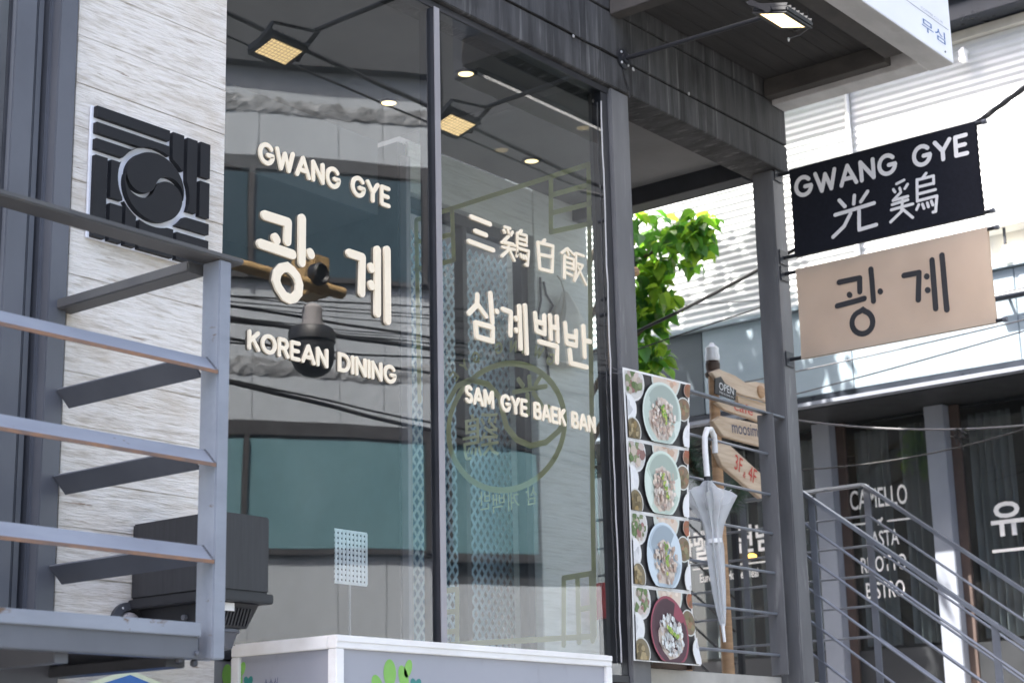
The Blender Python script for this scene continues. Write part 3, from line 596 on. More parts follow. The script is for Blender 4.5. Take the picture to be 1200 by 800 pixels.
def blade(name, label, quad, fab, bars):
    pts = [onX(*p, XB) for p in quad]; zt, zb = (pts[0].z + pts[1].z) / 2, (pts[2].z + pts[3].z) / 2; y1 = (pts[1].y + pts[3].y) / 2; y0 = -.085
    o = empty(name, (XB, (y0 + y1) / 2, zb), label, 'sign', 'fabric blade signs on the corner column')
    q = MB(); nu, nv = 40, 24
    for sgn in (-1, 1):
        base = len(q.v)
        for j in range(nv + 1):
            for i in range(nu + 1):
                u, v = i / nu, j / nv; bulge = wrinkle(u, v)
                q.v.append((XB + sgn * .0125 + bulge, y0 + (y1 - y0) * u, zt + (zb - zt) * v))
        q.f += [tuple(base + k for k in ((j * (nu + 1) + i, j * (nu + 1) + i + 1, (j + 1) * (nu + 1) + i + 1, (j + 1) * (nu + 1) + i))) for j in range(nv) for i in range(nu)]
    q.mi = [0] * len(q.f); q.build('fabric', fab, o, smooth=True)
    for z in (zt - .012, zb + .012):
        q = MB(); q.tube([(XB, .0, z), (XB, y1 - .05, z)], .011, 10); q.build('rod', 'black_plastic', o, smooth=True)
        q = MB(); q.lathe((XB, y1 - .05, z), [(.014, .012), (.014, -.012)], 12, 'Y'); q.build('rod_cap', 'steel_grey', o, smooth=True)
        q = MB(); q.box(XB - .05, XB + .04, -.009, -.002, z - .045, z + .045); pl = q.build('bracket_plate', 'steel_dark', o, bev=.002)
    return o, y0, y1, zt, zb
o, y0, y1, zt, zb = blade('black_blade_sign', 'black fabric blade sign with white English and Chinese lettering', [(923.7, 200), (1146, 142.5), (932.5, 302.5), (1151, 251)], 'fabric_black', 2)
fb = Frame((XB - .018, 0, 0), (0, -1, 0), (0, 0, 1), (-1, 0, 0)); pb = lambda u, v: onX(u, v, XB)
a, c = onX(932, 233, XB), onX(1138, 183, XB)
stroke_text('GWANG GYE', Frame((XB - .018, a.y, a.z - .005), (0, -1, 0), (0, 0, 1), (-1, 0, 0)), a.y - c.y, .135, .0125, o, 'white_letter', .0015)
BG = [[(315, 457), (345, 490)], [(396, 432), (393, 476)], [(470, 412), (433, 465)], [(295, 536), (505, 474)], [(378, 528), (345, 598), (286, 655)], [(424, 515), (427, 617), (518, 590)]]
stroke_mesh(px_strokes(915, 135, 4.572, BG, pb, fb), .0115, fb, .0015, 'letter', 'white_letter', o)
BK = [[(627, 372), (668, 352)], [(610, 402), (620, 416)], [(645, 395), (650, 408)], [(688, 375), (674, 398)], [(652, 418), (610, 462), (690, 440)], [(605, 484), (690, 458)], [(600, 512), (716, 480)], [(662, 462), (655, 520), (596, 576)], [(664, 510), (714, 552)],
      [(786, 316), (768, 340)], [(738, 350), (740, 466)], [(738, 352), (826, 330), (828, 372)], [(742, 390), (826, 370)], [(742, 428), (838, 404)], [(742, 464), (846, 438), (838, 520), (824, 524)], [(736, 510), (748, 484)], [(768, 482), (776, 504)], [(794, 475), (800, 496)], [(816, 466), (824, 486)]]
stroke_mesh(px_strokes(915, 135, 4.572, BK, pb, fb), .0085, fb, .0015, 'letter', 'white_letter', o)
settle(o, y0, y1, zt, zb)
o, y0, y1, zt, zb = blade('beige_blade_sign', 'beige fabric blade sign with two black Korean characters', [(932.5, 317.5), (1158.7, 264.5), (938.7, 421.2), (1167, 378.7)], 'beige_fabric', 2)
G1 = [[(272, 328), (384, 305), (383, 378)], [(445, 258), (460, 430)], [(326, 393), (329, 397)], [(262, 455), (408, 415)], [(496, 377), (499, 380)], [(400, 478)] + arc(400, 545, 57, 62, 70, -250, 20)[::1] + [(400, 478)]]
G1[5] = [(400 + 57 * math.sin(R(t)), 545 - 62 * math.cos(R(t)) - (8 if t in (0, 360) else 0)) for t in range(0, 361, 15)]
G2 = [[(625, 292), (708, 277), (707, 425)], [(750, 297), (752, 300)], [(756, 371), (758, 374)], [(779, 210), (801, 472)], [(833, 184), (861, 478)]]
for g_ in (G1, G2): stroke_mesh(px_strokes(925, 260, 4.615, g_, pb, fb), .0165, fb, .0015, 'letter', 'stroke_black', o)

settle(o, y0, y1, zt, zb)

# ================================================================== WALL EMBLEM
a = Vector((3.803, -.051, 3.562)); EW, EH = .566, .505
E = empty('wall_emblem', (a.x + EW / 2, -.05, a.z), 'square black emblem of bars and swirl on the pale concrete pier', 'emblem')
pbox('backing_plate', 'white_plate', E, a.x + .004, a.x + EW, -.064, -.0535, a.z, a.z + EH, .002)
CX, CY, RR = .515, .49, .305
def emb(poly, circ=True, name='bar'):
    pts = []
    for i, p in enumerate(poly):
        q_ = poly[(i + 1) % len(poly)]
        for k in range(10): pts.append((p[0] + (q_[0] - p[0]) * k / 10, p[1] + (q_[1] - p[1]) * k / 10))
    out = []
    for s_, t_ in pts:
        if circ:
            d = math.hypot(s_ - CX, t_ - CY)
            if d < RR: s_, t_ = CX + (s_ - CX) / d * RR, CY + (t_ - CY) / d * RR
        if not out or math.hypot(s_ - out[-1][0], t_ - out[-1][1]) > 1e-4: out.append((s_, t_))
    b = MB(); b.prism([(a.x + s_ * EW, -.0642, a.z + EH - t_ * EH) for s_, t_ in out], (0, -.022, 0)); b.build(name, 'emblem_black', E)
def rect(s0, s1, t0, t1): g_ = .007; emb([(s0 + g_, t0 + g_), (s1 - g_, t0 + g_), (s1 - g_, t1 - g_), (s0 + g_, t1 - g_)])
rect(.02, .64, .0, .095); rect(.02, .64, .125, .22); rect(.02, .40, .25, .345)
rect(.655, .765, .0, .30); rect(.782, .885, .005, .60); rect(.90, 1., .0, .29); rect(.90, 1., .315, .61)
rect(.02, .13, .375, 1.); rect(.147, .26, .375, .675); rect(.147, .26, .705, 1.); rect(.275, .375, .65, 1.)
rect(.70, 1., .64, .74); rect(.39, .69, .765, .885); rect(.705, 1., .775, .875); rect(.39, .69, .905, 1.); rect(.705, 1., .905, 1.)
def comma(s):      # one half of the swirl
    pts = arc(0, 0, 1, 1, 180, 0, 28) + arc(.5, 0, .5, .5, 0, 180, 16)[1:] + arc(-.5, 0, .5, .5, 0, -180, 16)[1:-1]
    ro = R(-14); rad = .252; out = []
    for x, y in pts:
        x, y = (x * s * .97, (y + .085) * s * .97); x, y = x * math.cos(ro) - y * math.sin(ro), x * math.sin(ro) + y * math.cos(ro)
        out.append((CX + x * rad, CY - y * rad))
    b = MB(); b.prism([(a.x + q_[0] * EW, -.0642, a.z + EH - q_[1] * EH) for q_ in out], (0, -.025, 0)); b.build('swirl', 'emblem_black', E)
comma(1); comma(-1)

# ================================================================== BALCONY WITH LOUVRED RAILING
K = empty('balcony', (3.0, -.45, 2.0), 'grey steel balcony with louvred railing in the left foreground', 'balcony')
YF = -.83
pbox('floor_plate', 'steel_grey', K, 1.2, 3.70, YF + .05, -.1, 2.075, 2.1, .002)
pbox('edge_channel', 'steel_grey', K, 1.2, 3.70, YF, YF + .045, 2.018, 2.122, .003)
pbox('channel_flange', 'rail_paint', K, 1.2, 3.70, YF - .012, YF - .0005, 2.085, 2.128, .003)
pbox('edge_channel', 'steel_grey', K, 3.705, 3.745, YF + .05, -.1, 2.03, 2.118, .003)
for x in (2.2, 3.2): pbox('joist', 'steel_grey', K, x, x + .05, YF + .05, -.1, 1.99, 2.074, .002)
pbox('wall_beam', 'steel_grey', K, 1.2, 3.66, -.2, -.14, 1.955, 2.07, .003)
pbox('bracket', 'steel_dark', K, 3.62, 3.70, YF + .06, -.16, 1.995, 2.03, .003)
pbox('post', 'rail_paint', K, 3.745, 3.797, YF - .012, YF + .072, 2.02, 3.305, .004)
pbox('post', 'rail_paint', K, 1.75, 1.80, YF - .012, YF + .072, 2.02, 3.305, .004)
# handrail: a flat bar lying on the posts, mitred round the corner
pbox('handrail', 'handrail_paint', K, 1.2, 3.845, YF - .02, YF + .075, 3.306, 3.325, .004)
pbox('handrail', 'handrail_paint', K, 3.685, 3.765, YF + .0755, -.05, 3.268, 3.305, .004)
for z in (2.93, 2.628, 2.322):
    q = MB()   # front slat: outer edge low, inner edge high
    for x0, x1 in ((1.2, 1.748), (1.802, 3.744)):
        q = MB(); q.prism([(x0, YF - .012, z), (x0, YF - .006, z - .006), (x0, YF + .046, z + .046), (x0, YF + .04, z + .052)], (x1 - x0, 0, 0)); s_ = q.build('slat', 'rail_paint', K)
        q = MB(); q.box(x0, x1, YF - .0145, YF - .0105, z - .009, z + .0025); q.build('rusty_edge', 'rust_edge', s_)
    q = MB(); q.prism([(3.745 + .012, 0, z), (3.745 + .006, 0, z - .006), (3.745 - .05, 0, z + .05), (3.745 - .044, 0, z + .056)], (0, 1, 0))
    q.v = [(x, (YF + .073) if y < .5 else -.078, zz) for x, y, zz in q.v]; q.build('slat', 'steel_dark' if 0 else 'steel_grey', K)
for z in (2.93, 2.628, 2.322):
    q = MB()
    for i in range(7): q.lathe((3.743, YF - .008 + i * .008, z + i * .0078 + .002), [(.002, -.005), (.006, -.002), (.006, .003), (.002, .006)], 6)
    q.build('weld_bead', 'steel_grey', K, smooth=True)
for z in (2.045, 2.10): q = MB(); q.lathe((3.69, YF - .0005, z - .01), [(.009, 0), (.009, -.007), (.004, -.009)], 6, 'Y'); q.build('bolt', 'steel_grey', K)
for dx, dz in ((.0, 2.0), (-.06, 2.008)):
    q = MB(); q.lathe((3.70 + dx, YF + .02, dz), [(.006, .02), (.012, .012), (.012, .0), (.004, -.004)], 8); q.build('bolt', 'steel_dark', K)

# ================================================================== EXHAUST BOX, VENT, LIGHT BOX, HEXAGON SIGN
X = empty('exhaust_fan_box', (4.18, -.28, 2.1), 'black boxed exhaust fan with slotted neck behind the railing post', 'fan box')
pbox('casing', 'black_grain', X, 4.068, 4.31, -.5, -.052, 2.288, 2.555, .006)
pbox('rim', 'black_plastic', X, 4.055, 4.322, -.512, -.052, 2.252, 2.286, .004)
q = MB(); q.add([(4.10, -.06, 2.251), (4.29, -.06, 2.251), (4.29, -.47, 2.251), (4.10, -.47, 2.251), (4.12, -.10, 2.17), (4.262, -.10, 2.17), (4.262, -.44, 2.17), (4.12, -.44, 2.17)],
                [(0, 1, 2, 3), (7, 6, 5, 4), (0, 4, 5, 1), (1, 5, 6, 2), (2, 6, 7, 3), (3, 7, 4, 0)]); q.build('neck', 'black_plastic', X)
for i in range(10):
    x = 4.122 + i * .0148; q = MB(); q.bar((x, -.468, 2.235), (x, -.445, 2.178), .007, .008, (0, -1, 0)); q.build('fin', 'black_grain', X)
q = MB(); q.lathe((4.19, -.27, 2.105), [(.05, -.012), (.085, .0), (.098, .05), (.104, .052), (.104, .062), (.09, .0625)], 26); q.v = [(4.2 + (x - 4.19) * .95, -.27 + (y + .27) * 1.65, z) for x, y, z in q.v]; q.build('drip_cup', 'steel_grey', X, smooth=True)
pbox('label_sticker', 'white_paint', X, 4.125, 4.168, -.479, -.474, 2.222, 2.249, 0)
q = MB(); q.lathe((4.107, -.3, 2.21), [(.01, -.012), (.01, .002)], 10, 'X'); q.build('bolt', 'steel_grey', X)
V = empty('vent_cap', (4.055, -.05, 2.15), 'round dark vent cap on the concrete just above the balcony floor', 'vent')
q = MB(); q.lathe((4.055, -.051, 2.2), [(.078, 0), (.078, -.014), (.05, -.022), (.048, -.008), (.01, -.01)], 28, 'Y'); q.build('ring', 'steel_dark', V, smooth=True)
q = MB(); q.lathe((4.055, -.059, 2.2), [(.044, 0), (.04, -.02), (.02, -.03)], 24, 'Y'); q.build('cap', 'steel_light', V, smooth=True)
for k in range(6): a_ = k * math.pi / 3; q = MB(); q.lathe((4.055 + .063 * math.cos(a_), -.068, 2.2 + .063 * math.sin(a_)), [(.005, 0), (.003, -.003)], 8, 'Y'); q.build('screw', 'zinc', V)
LB = empty('light_box', (5.37, -.33, .12), 'white framed cabinet sign with leaf print under the window', 'sign cabinet')
x0, x1, y0, y1, z0, z1 = 4.54, 6.212, -.6, -.06, .12, 2.15; fr_ = .042
for (A_) in ((x0, x1, y0, y0 + fr_, z1 - fr_, z1), (x0, x1, y0, y0 + fr_, z0, z0 + fr_), (x0, x0 + fr_, y0, y0 + fr_, z0 + fr_ + .001, z1 - fr_ - .001), (x1 - fr_, x1, y0, y0 + fr_, z0 + fr_ + .001, z1 - fr_ - .001),
             (x0, x0 + fr_, y0 + fr_ + .001, y1, z1 - fr_, z1), (x1 - fr_, x1, y0 + fr_ + .001, y1, z1 - fr_, z1), (x0, x0 + fr_, y1 - fr_, y1, z0, z1 - fr_ - .001), (x1 - fr_, x1, y1 - fr_, y1, z0, z1 - fr_ - .001), (x0 + fr_ + .001, x1 - fr_ - .001, y1 - fr_, y1, z1 - fr_, z1)):
    pbox('frame_bar', 'white_paint', LB, *A_, .003)
pbox('frame_bead', 'white_paint', LB, x0 + .002, x1 - .002, y0 - .004, y0 - .0005, z1 - .018, z1 + .003, .001)
pbox('top_panel', 'white_paint', LB, x0 + .01, x1 - .01, y0 + .01, y1 - .01, z1 + .0005, z1 + .006, .001)
fp = pbox('front_panel', 'panel_lilac', LB, x0 + .03, x1 - .03, y0 + .014, y0 + .022, z0 + .03, z1 - .03, 0)
sp = pbox('side_panel', 'panel_lilac', LB, x0 + .014, x0 + .022, y0 + .03, y1 - .03, z0 + .03, z1 - .03, 0)
def ell(mb, fr, cx, cy, rx, ry, ang=0, d=.001, n=16):
    pts = []
    for k in range(n):
        t = 2 * math.pi * k / n; x, y = rx * math.cos(t), ry * math.sin(t); pts.append(fr.p(cx + x * math.cos(ang) - y * math.sin(ang), cy + x * math.sin(ang) + y * math.cos(ang), d))
    mb.add(pts, [tuple(range(n))])
def leaves(fr, cx, cy, k, parent, wtxt):
    q = MB()
    for dx, dy, rx, ry, an in ((-.11, -.045, .028, .045, .5), (-.045, .005, .034, .05, 0), (.03, -.01, .026, .048, .35), (.055, .025, .02, .035, -.4), (.0, -.08, .05, .03, 0)): ell(q, fr, cx + dx * k, cy + dy * k, rx * k, ry * k, an)
    q.build('leaf_print', 'leaf_print', parent)
    q = MB(); ell(q, fr, cx + .085 * k, cy - .03 * k, .016 * k, .022 * k, .5); ell(q, fr, cx + .11 * k, cy - .03 * k, .016 * k, .022 * k, -.5, .0012)
    q.add([fr.p(cx + .072 * k, cy - .04 * k, .0014), fr.p(cx + .098 * k, cy - .08 * k, .0014), fr.p(cx + .124 * k, cy - .04 * k, .0014)], [(0, 1, 2)]); q.build('heart_print', 'teal_print', parent)
    font_mesh('소소식', Frame(fr.p(cx + .2 * k, cy - .075 * k), fr.u, fr.v, fr.n), wtxt * k, .05 * k, 'lettering', 'navy_print', parent, .001)
f1 = Frame((0, y0 + .014, 0), (1, 0, 0), (0, 0, 1), (0, -1, 0)); p = onY(462, 790, y0 + .014); leaves(f1, p.x + .02, p.z - .0, 1.0, fp, .085)
f1 = Frame((x0 + .014, 0, 0), (0, -1, 0), (0, 0, 1), (-1, 0, 0)); p = onX(272, 791, x0 + .014); leaves(f1, -p.y + .01, p.z - .0, .8, sp, .09)
H = empty('hexagon_sign', (4.02, -.12, 1.3), 'blue sign with pale border, only its pointed top showing below the balcony', 'sign')
def hexa(k): return [(4.02 + sx * k, 1.66 + sz * k) for sx, sz in ((0, .38), (.34, .285), (.34, -.285), (0, -.38), (-.34, -.285), (-.34, .285))]
q = MB(); q.prism([(x, -.115, z) for x, z in hexa(1)], (0, -.006, 0)); q.build('border', 'sign_cream', H)
q = MB(); q.prism([(x, -.1213, z) for x, z in hexa(.955)], (0, -.002, 0)); q.build('face', 'sign_blue', H)
pbox('bracket', 'zinc', H, 3.99, 4.05, -.1148, -.05, 1.5, 1.56, 0)

# ================================================================== PORCH RAILING, BANNER, UMBRELLA, SIGNPOST
PR = empty('porch_railing', (8.1, .03, 2.2), 'grey steel porch railing with thin horizontal rods', 'railing')
pbox('handrail', 'stair_steel', PR, 7.367, 8.895, .01, .05, 3.672, 3.684, .002)
for z in (3.44, 3.206, 2.984, 2.762, 2.534, 2.307):
    q = MB(); q.tube([(7.367, .03, z), (8.703, .03, z)], .008, 8); q.build('rod', 'stair_steel', PR, smooth=True)
pbox('post', 'steel_column', PR, 8.704, 8.714, -.02, .085, 2.2, 3.671, .002)
pbox('post', 'steel_column', PR, 7.368, 7.378, -.02, .085, 2.2, 3.671, .002)
pbox('brown_cabinet', 'brown_dark', None, 7.48, 7.86, .08, .4, 2.2, 2.23, 0) if 0 else None
o = empty('wooden_crate', (7.68, .25, 2.2), 'dark brown wooden crate on the porch under the food banner', 'crate')
pbox('body', 'brown_dark', o, 7.5, 7.9, .1, .42, 2.201, 2.26, .004); pbox('body_side', 'brown_dark', o, 7.87, 7.9, .07, .098, 2.201, 2.27, .002)

BN = empty('food_banner', (7.43, -.09, 2.2), 'hanging banner with four photos of bowls of food', 'banner')
ZT, ZB_ = 3.655, 2.205
def bx(u, v):     # banner surface: u across, v down
    xr = 7.745 - .115 * math.sin(min(1, v * 1.02) * math.pi) ** .8 if v < .98 else 7.745
    x = 7.118 + (xr - 7.118) * u; y = -.085 - .02 * math.sin(v * 5) * u - .035 * (u - .5) ** 2 * math.sin(v * math.pi); return Vector((x, y, ZT + (ZB_ - ZT) * v + .018 * u * (1 - v)))
q = MB(); nu, nv = 10, 24
q.v = [tuple(bx(i / nu, j / nv)) for j in range(nv + 1) for i in range(nu + 1)]
q.f = [(j * (nu + 1) + i, j * (nu + 1) + i + 1, (j + 1) * (nu + 1) + i + 1, (j + 1) * (nu + 1) + i) for j in range(nv) for i in range(nu)]; q.mi = [0] * len(q.f); cl = q.build('cloth', 'white_paint', BN, smooth=True)
def panel_print(idx, bowl, rim, greens):
    rnd = random.Random(idx + 3); q = MB(); v0, v1 = idx / 4 + .008, (idx + 1) / 4 - .004; asp = .6 / .36; lay = [0]
    def P(u, v, d): u = min(max(u, .025), .975); v = min(max(v, 0), 1); return bx(u, v0 + (v1 - v0) * v) + Vector((0, -.0012 - d * .00012, 0))
    def blob(cx, cy, r, col, n=22, jit=0., ry=None):
        lay[0] += 1; ry = ry or r; pts = [P(cx, cy, lay[0])]
        for k in range(n): t = 2 * math.pi * k / n; j = 1 + rnd.uniform(-jit, jit); pts.append(P(cx + r * j * math.cos(t), cy + ry * j * math.sin(t) * asp, lay[0]))
        q.add(pts, [(0, 1 + k, 1 + (k + 1) % n) for k in range(n)], 0, col)
    m_ = 8; b0 = len(q.v)
    for j in range(m_ + 1):
        for i in range(m_ + 1): q.v.append(tuple(P(i / m_, j / m_, 0))); s_ = rnd.uniform(.02, .055); q.c.append((s_, s_ * .95, s_ * .97))
    q.f += [(b0 + j * (m_ + 1) + i, b0 + j * (m_ + 1) + i + 1, b0 + (j + 1) * (m_ + 1) + i + 1, b0 + (j + 1) * (m_ + 1) + i) for j in range(m_) for i in range(m_)]; q.mi += [0] * (m_ * m_)
    def dish(cx, cy, r, rimc, inner, bits, nb, rb):
        blob(cx, cy, r, rimc); blob(cx, cy, r * .9, inner)
        for _ in range(nb):
            t, d = rnd.uniform(0, 6.28), r * .66 * math.sqrt(rnd.random()); c = rnd.choice(bits); s_ = rnd.uniform(.75, 1.15); blob(cx + d * math.cos(t), cy + d * math.sin(t) * asp, rb * rnd.uniform(.6, 1.3), tuple(x * s_ for x in c), 7, .35)
    W = (.72, .71, .68); salad = [(.5, .42, .34), (.13, .2, .07), (.6, .5, .45), (.2, .24, .12), (.3, .16, .14)]
    dish(.14, .16, .17, W, (.62, .6, .56), salad, 34, .035); dish(.62, -.02, .22, (.6, .63, .57), (.66, .55, .45), [(.62, .42, .3), (.7, .6, .5)], 14, .04)
    dish(.04, .56, .13, W, (.75, .75, .74), [(.7, .7, .7)], 5, .04); dish(.1, .9, .13, (.6, .6, .57), (.2, .16, .09), [(.26, .18, .07), (.15, .11, .05), (.36, .28, .15)], 22, .026)
    dish(.95, .1, .07, (.45, .36, .3), (.3, .12, .07), [(.32, .1, .05), (.26, .13, .07)], 8, .03); dish(.88, .42, .115, (.58, .6, .56), (.2, .14, .09), [(.28, .16, .09), (.15, .11, .05), (.24, .21, .11)], 18, .026)
    dish(1.02, .86, .15, W, (.74, .74, .75), [(.7, .7, .7)], 4, .04)
    cx, cy, r = .54, .57, .30
    blob(cx, cy, r, rim, 32); blob(cx, cy, r * .93, bowl, 32); blob(cx + .01, cy - .04, r * .82, tuple(x * .72 for x in bowl), 30)
    food = [(.66, .55, .45), (.72, .64, .56), (.56, .42, .33), (.68, .6, .53), (.5, .36, .3)] if idx < 3 else [(.72, .74, .72), (.6, .6, .58), (.5, .45, .42), (.75, .77, .74)]
    blob(cx, cy + .07, r * .66, (.62, .53, .45), 24, .08)
    for _ in range(130):
        t, d = rnd.uniform(0, 6.28), r * .62 * math.sqrt(rnd.random()); c = rnd.choice(food); s_ = rnd.uniform(.7, 1.12)
        blob(cx + d * math.cos(t), cy + .07 + d * math.sin(t) * asp * .95, .018 * rnd.uniform(.5, 1.5), tuple(x * s_ for x in c), 6, .4, .022 * rnd.uniform(.5, 1.5))
    for _ in range(26):
        t = rnd.uniform(-1, 1); blob(cx + rnd.uniform(-.025, .025) + t * greens[0], cy + .02 + t * greens[1], .014 * rnd.uniform(.6, 1.4), rnd.choice([(.3, .42, .08), (.18, .33, .05), (.45, .5, .12)]), 6, .4)
    q.build('photo_print', 'print', cl)
panel_print(0, (.47, .55, .49), (.62, .69, .63), (.03, .14)); panel_print(1, (.48, .57, .49), (.62, .70, .62), (.05, .2)); panel_print(2, (.42, .50, .56), (.58, .66, .71), (.01, .22)); panel_print(3, (.085, .035, .05), (.28, .06, .09), (.09, .08))
for v in (.25, .5, .75):
    q = MB()
    for i in range(10): a_, c_ = bx(i / 10, v), bx((i + 1) / 10, v); q.add([a_ + Vector((0, -.0022, .002)), c_ + Vector((0, -.0022, .002)), c_ + Vector((0, -.0022, -.002)), a_ + Vector((0, -.0022, -.002))], [(0, 1, 2, 3)])
    q.build('white_border', 'white_enamel', cl)
for u in (.05, .95): p = bx(u, .0); q = MB(); q.tube([p, p + Vector((0, .06, .0)), (p.x, .03, 3.69), (p.x, .055, 3.66), p + Vector((0, .02, -.03))], .003, 5); q.build('tie', 'cable_grey', BN)

U = empty('clear_umbrella', (8.0, -.03, 2.36), 'folded clear umbrella with white crook handle hung on the porch rail', 'umbrella')
hx = 7.985
q = MB(); q.tube([(hx - .0, -.01, 3.2), (hx - .012, -.012, 3.36), (hx - .005, -.01, 3.43), (hx + .03, -.004, 3.478), (hx + .085, .006, 3.487), (hx + .135, .018, 3.46), (hx + .155, .028, 3.41), (hx + .157, .03, 3.37)], .0165, 12); q.build('handle', 'white_enamel', U, smooth=True)
q = MB(); q.tube([(hx, -.01, 3.215), (hx, -.01, 3.17)], .019, 12); q.build('runner', 'black_plastic', U, smooth=True)
q = MB(); q.tube([(hx, -.01, 3.17), (hx + .075, -.012, 2.42)], .006, 8); q.build('shaft', 'zinc', U, smooth=True)
q = MB(); n = 48; prof = [(.03, 3.19), (.055, 3.16), (.115, 3.11), (.13, 3.09), (.09, 3.03), (.055, 2.96), (.046, 2.9), (.05, 2.84), (.05, 2.74), (.04, 2.62), (.026, 2.5), (.015, 2.43)]
for i, (r, z) in enumerate(prof):
    sh = (3.19 - z) * .1
    for k in range(n):
        a_ = 2 * math.pi * k / n; pl = 1 + .36 * math.cos(8 * a_ + i * .22 + .5 * math.sin(3 * a_)) * (1 if i > 1 else .5) + .12 * math.sin(19 * a_ + i * 1.3) + .1 * math.sin(2 * a_ + i * .8); dz = .03 * math.cos(8 * a_) if i in (2, 3) else 0
        q.v.append((hx + sh + r * pl * math.cos(a_), -.012 + .62 * r * pl * math.sin(a_), z + dz))
q.f = [(i * n + k, i * n + (k + 1) % n, (i + 1) * n + (k + 1) % n, (i + 1) * n + k) for i in range(len(prof) - 1) for k in range(n)]; q.mi = [0] * len(q.f); q.build('canopy', 'umbrella_film', U, smooth=True)
for k in range(8):
    a_ = 2 * math.pi * k / 8; q = MB(); q.tube([(hx + .015, -.012, 3.05), (hx + .17 * math.cos(a_) * .9 + .01, -.012 + .1 * math.sin(a_), 3.13 + random.uniform(-.02, .02))], .0025, 5); q.build('rib', 'zinc', U)
q = MB(); q.lathe((hx + .035, -.012, 2.875), [(.05, -.012), (.053, -.01), (.053, .01), (.05, .012)], 20); q.v = [(x_, -.012 + (y_ + .012) * .72, z_ + .12 * (x_ - hx - .035)) for x_, y_, z_ in q.v]; q.build('strap', 'white_enamel', U, smooth=True)
q = MB(); q.tube([(hx + .074, -.012, 2.44), (hx + .085, -.013, 2.345)], [.011, .008], 10); q.build('tip', 'white_enamel', U, smooth=True)

YP = .7
SP = empty('signpost', (9.33, YP, 2.2), 'wooden signpost with arrow boards behind the porch railing', 'signpost')
px = onY(847, 470, YP).x
q = MB(); q.tube([(px, YP + .06, 2.2), (px - .01, YP + .06, 3.2), (px, YP + .06, 4.12)], [.04, .036, .034], 12); q.build('pole', 'wood', SP, smooth=True)
q = MB(); q.lathe((px, YP + .06, 4.12), [(.05, 0), (.054, .02), (.04, .035), (.046, .06), (.046, .085), (.034, .10)], 20); q.build('pole_cap', 'brown_dark', SP, smooth=True)
q = MB(); q.lathe((px, YP + .06, 4.22), [(.045, 0), (.048, .025), (.042, .06), (.044, .085), (.02, .105), (.012, .12)], 18); q.build('finial', 'white_enamel', SP, smooth=True)
def arrow(pts, y, name='arrow_board'):
    P_ = [onY(u, v, y) for u, v in pts]; q = MB(); q.prism(P_, (0, .03, 0)); return q.build(name, 'arrow_wood', SP, bev=.003)
b1 = arrow([(834, 436), (843, 432), (852, 436), (862, 440), (874, 448), (886, 447), (900, 450), (903, 471), (880, 465), (868, 462), (850, 452), (842, 447)], YP)
q = MB(); p = onY(891, 459, YP); q.lathe((p.x, YP - .001, p.z), [(.045, 0), (.04, -.012), (.012, -.016)], 16, 'Y'); q.build('wood_knob', 'wood', b1, smooth=True)
b2 = arrow([(839, 471), (846, 470), (900, 477), (903, 498), (850, 480)], YP)
b3 = arrow([(835, 493), (845, 487), (902, 499), (905, 526), (848, 511)], YP)
b4 = arrow([(836, 521), (852, 518), (900, 562), (900, 580), (892, 584), (846, 545)], YP)
b5 = arrow([(864, 463), (900, 473), (902, 480), (866, 472)], YP - .001 + .035)
def on_board(body, l, rr, h, m, parent, y=YP, name='lettering'):
    a_, c_ = onY(*l, y), onY(*rr, y); d = (c_ - a_); u = d.normalized(); fr = Frame(a_ + Vector((0, -.001, 0)), u, Vector((-u.z, 0, u.x)), (0, -1, 0)); font_mesh(body, fr, d.length, h, name, m, parent, .0015)
on_board('cafe', (860, 480), (882, 487), .06, 'text_red', b2); on_board('moosim', (858, 507), (888, 512), .075, 'navy_print', b3)
on_board('3F', (860, 549), (869, 555), .1, 'text_red', b4); on_board('&', (870, 558), (873, 561), .04, 'text_red', b4); on_board('4F', (876, 561), (885, 568), .1, 'text_red', b4)
YO = YP - .05
P_ = [onY(u, v, YO) for u, v in ((838, 443), (845, 441), (850, 449), (863, 457), (862, 469), (838, 461))]; OS = empty('open_sign', P_[5], 'small black sign reading OPEN hung on the signpost', 'sign')
q = MB(); q.prism(P_, (0, .008, 0)); q.build('plate', 'sign_black', OS, bev=.001)
on_board('OPEN', (842.5, 456), (859.5, 463), .048, 'white_enamel', OS, YO); on_board('WELCOME IN', (842.5, 460), (859, 467), .012, 'white_enamel', OS, YO, 'small_lettering')

GA = empty('pine_garland', (8.95, .95, 2.2), 'dark green pine garland draped behind the umbrella', 'garland')
path = [onY(u, v, 1.0) for u, v in ((800, 512), (806, 534), (814, 552), (826, 568), (842, 582), (856, 590), (864, 576), (868, 555))]
q = MB(); q.tube(path, .02, 6); q.build('stem', 'bark', GA, smooth=True)
q = MB()
for i in range(2600):
    t = random.random() * (len(path) - 1.001); k = int(t); p = path[k].lerp(path[k + 1], t - k)
    d = Vector((random.gauss(0, 1), random.gauss(0, 1), random.gauss(0, 1))).normalized(); s_ = d.orthogonal().normalized() * .0035; e = p + d * random.uniform(.06, .15); q.add([p - s_, p + s_, e], [(0, 1, 2)])
q.build('needles', 'pine', GA)['kind'] = 'stuff'
q = MB(); q.tube([onY(800, 500, 1.0), (path[0].x - .05, 1.0, 2.2)], .02, 8); q.build('stand', 'wood', GA)

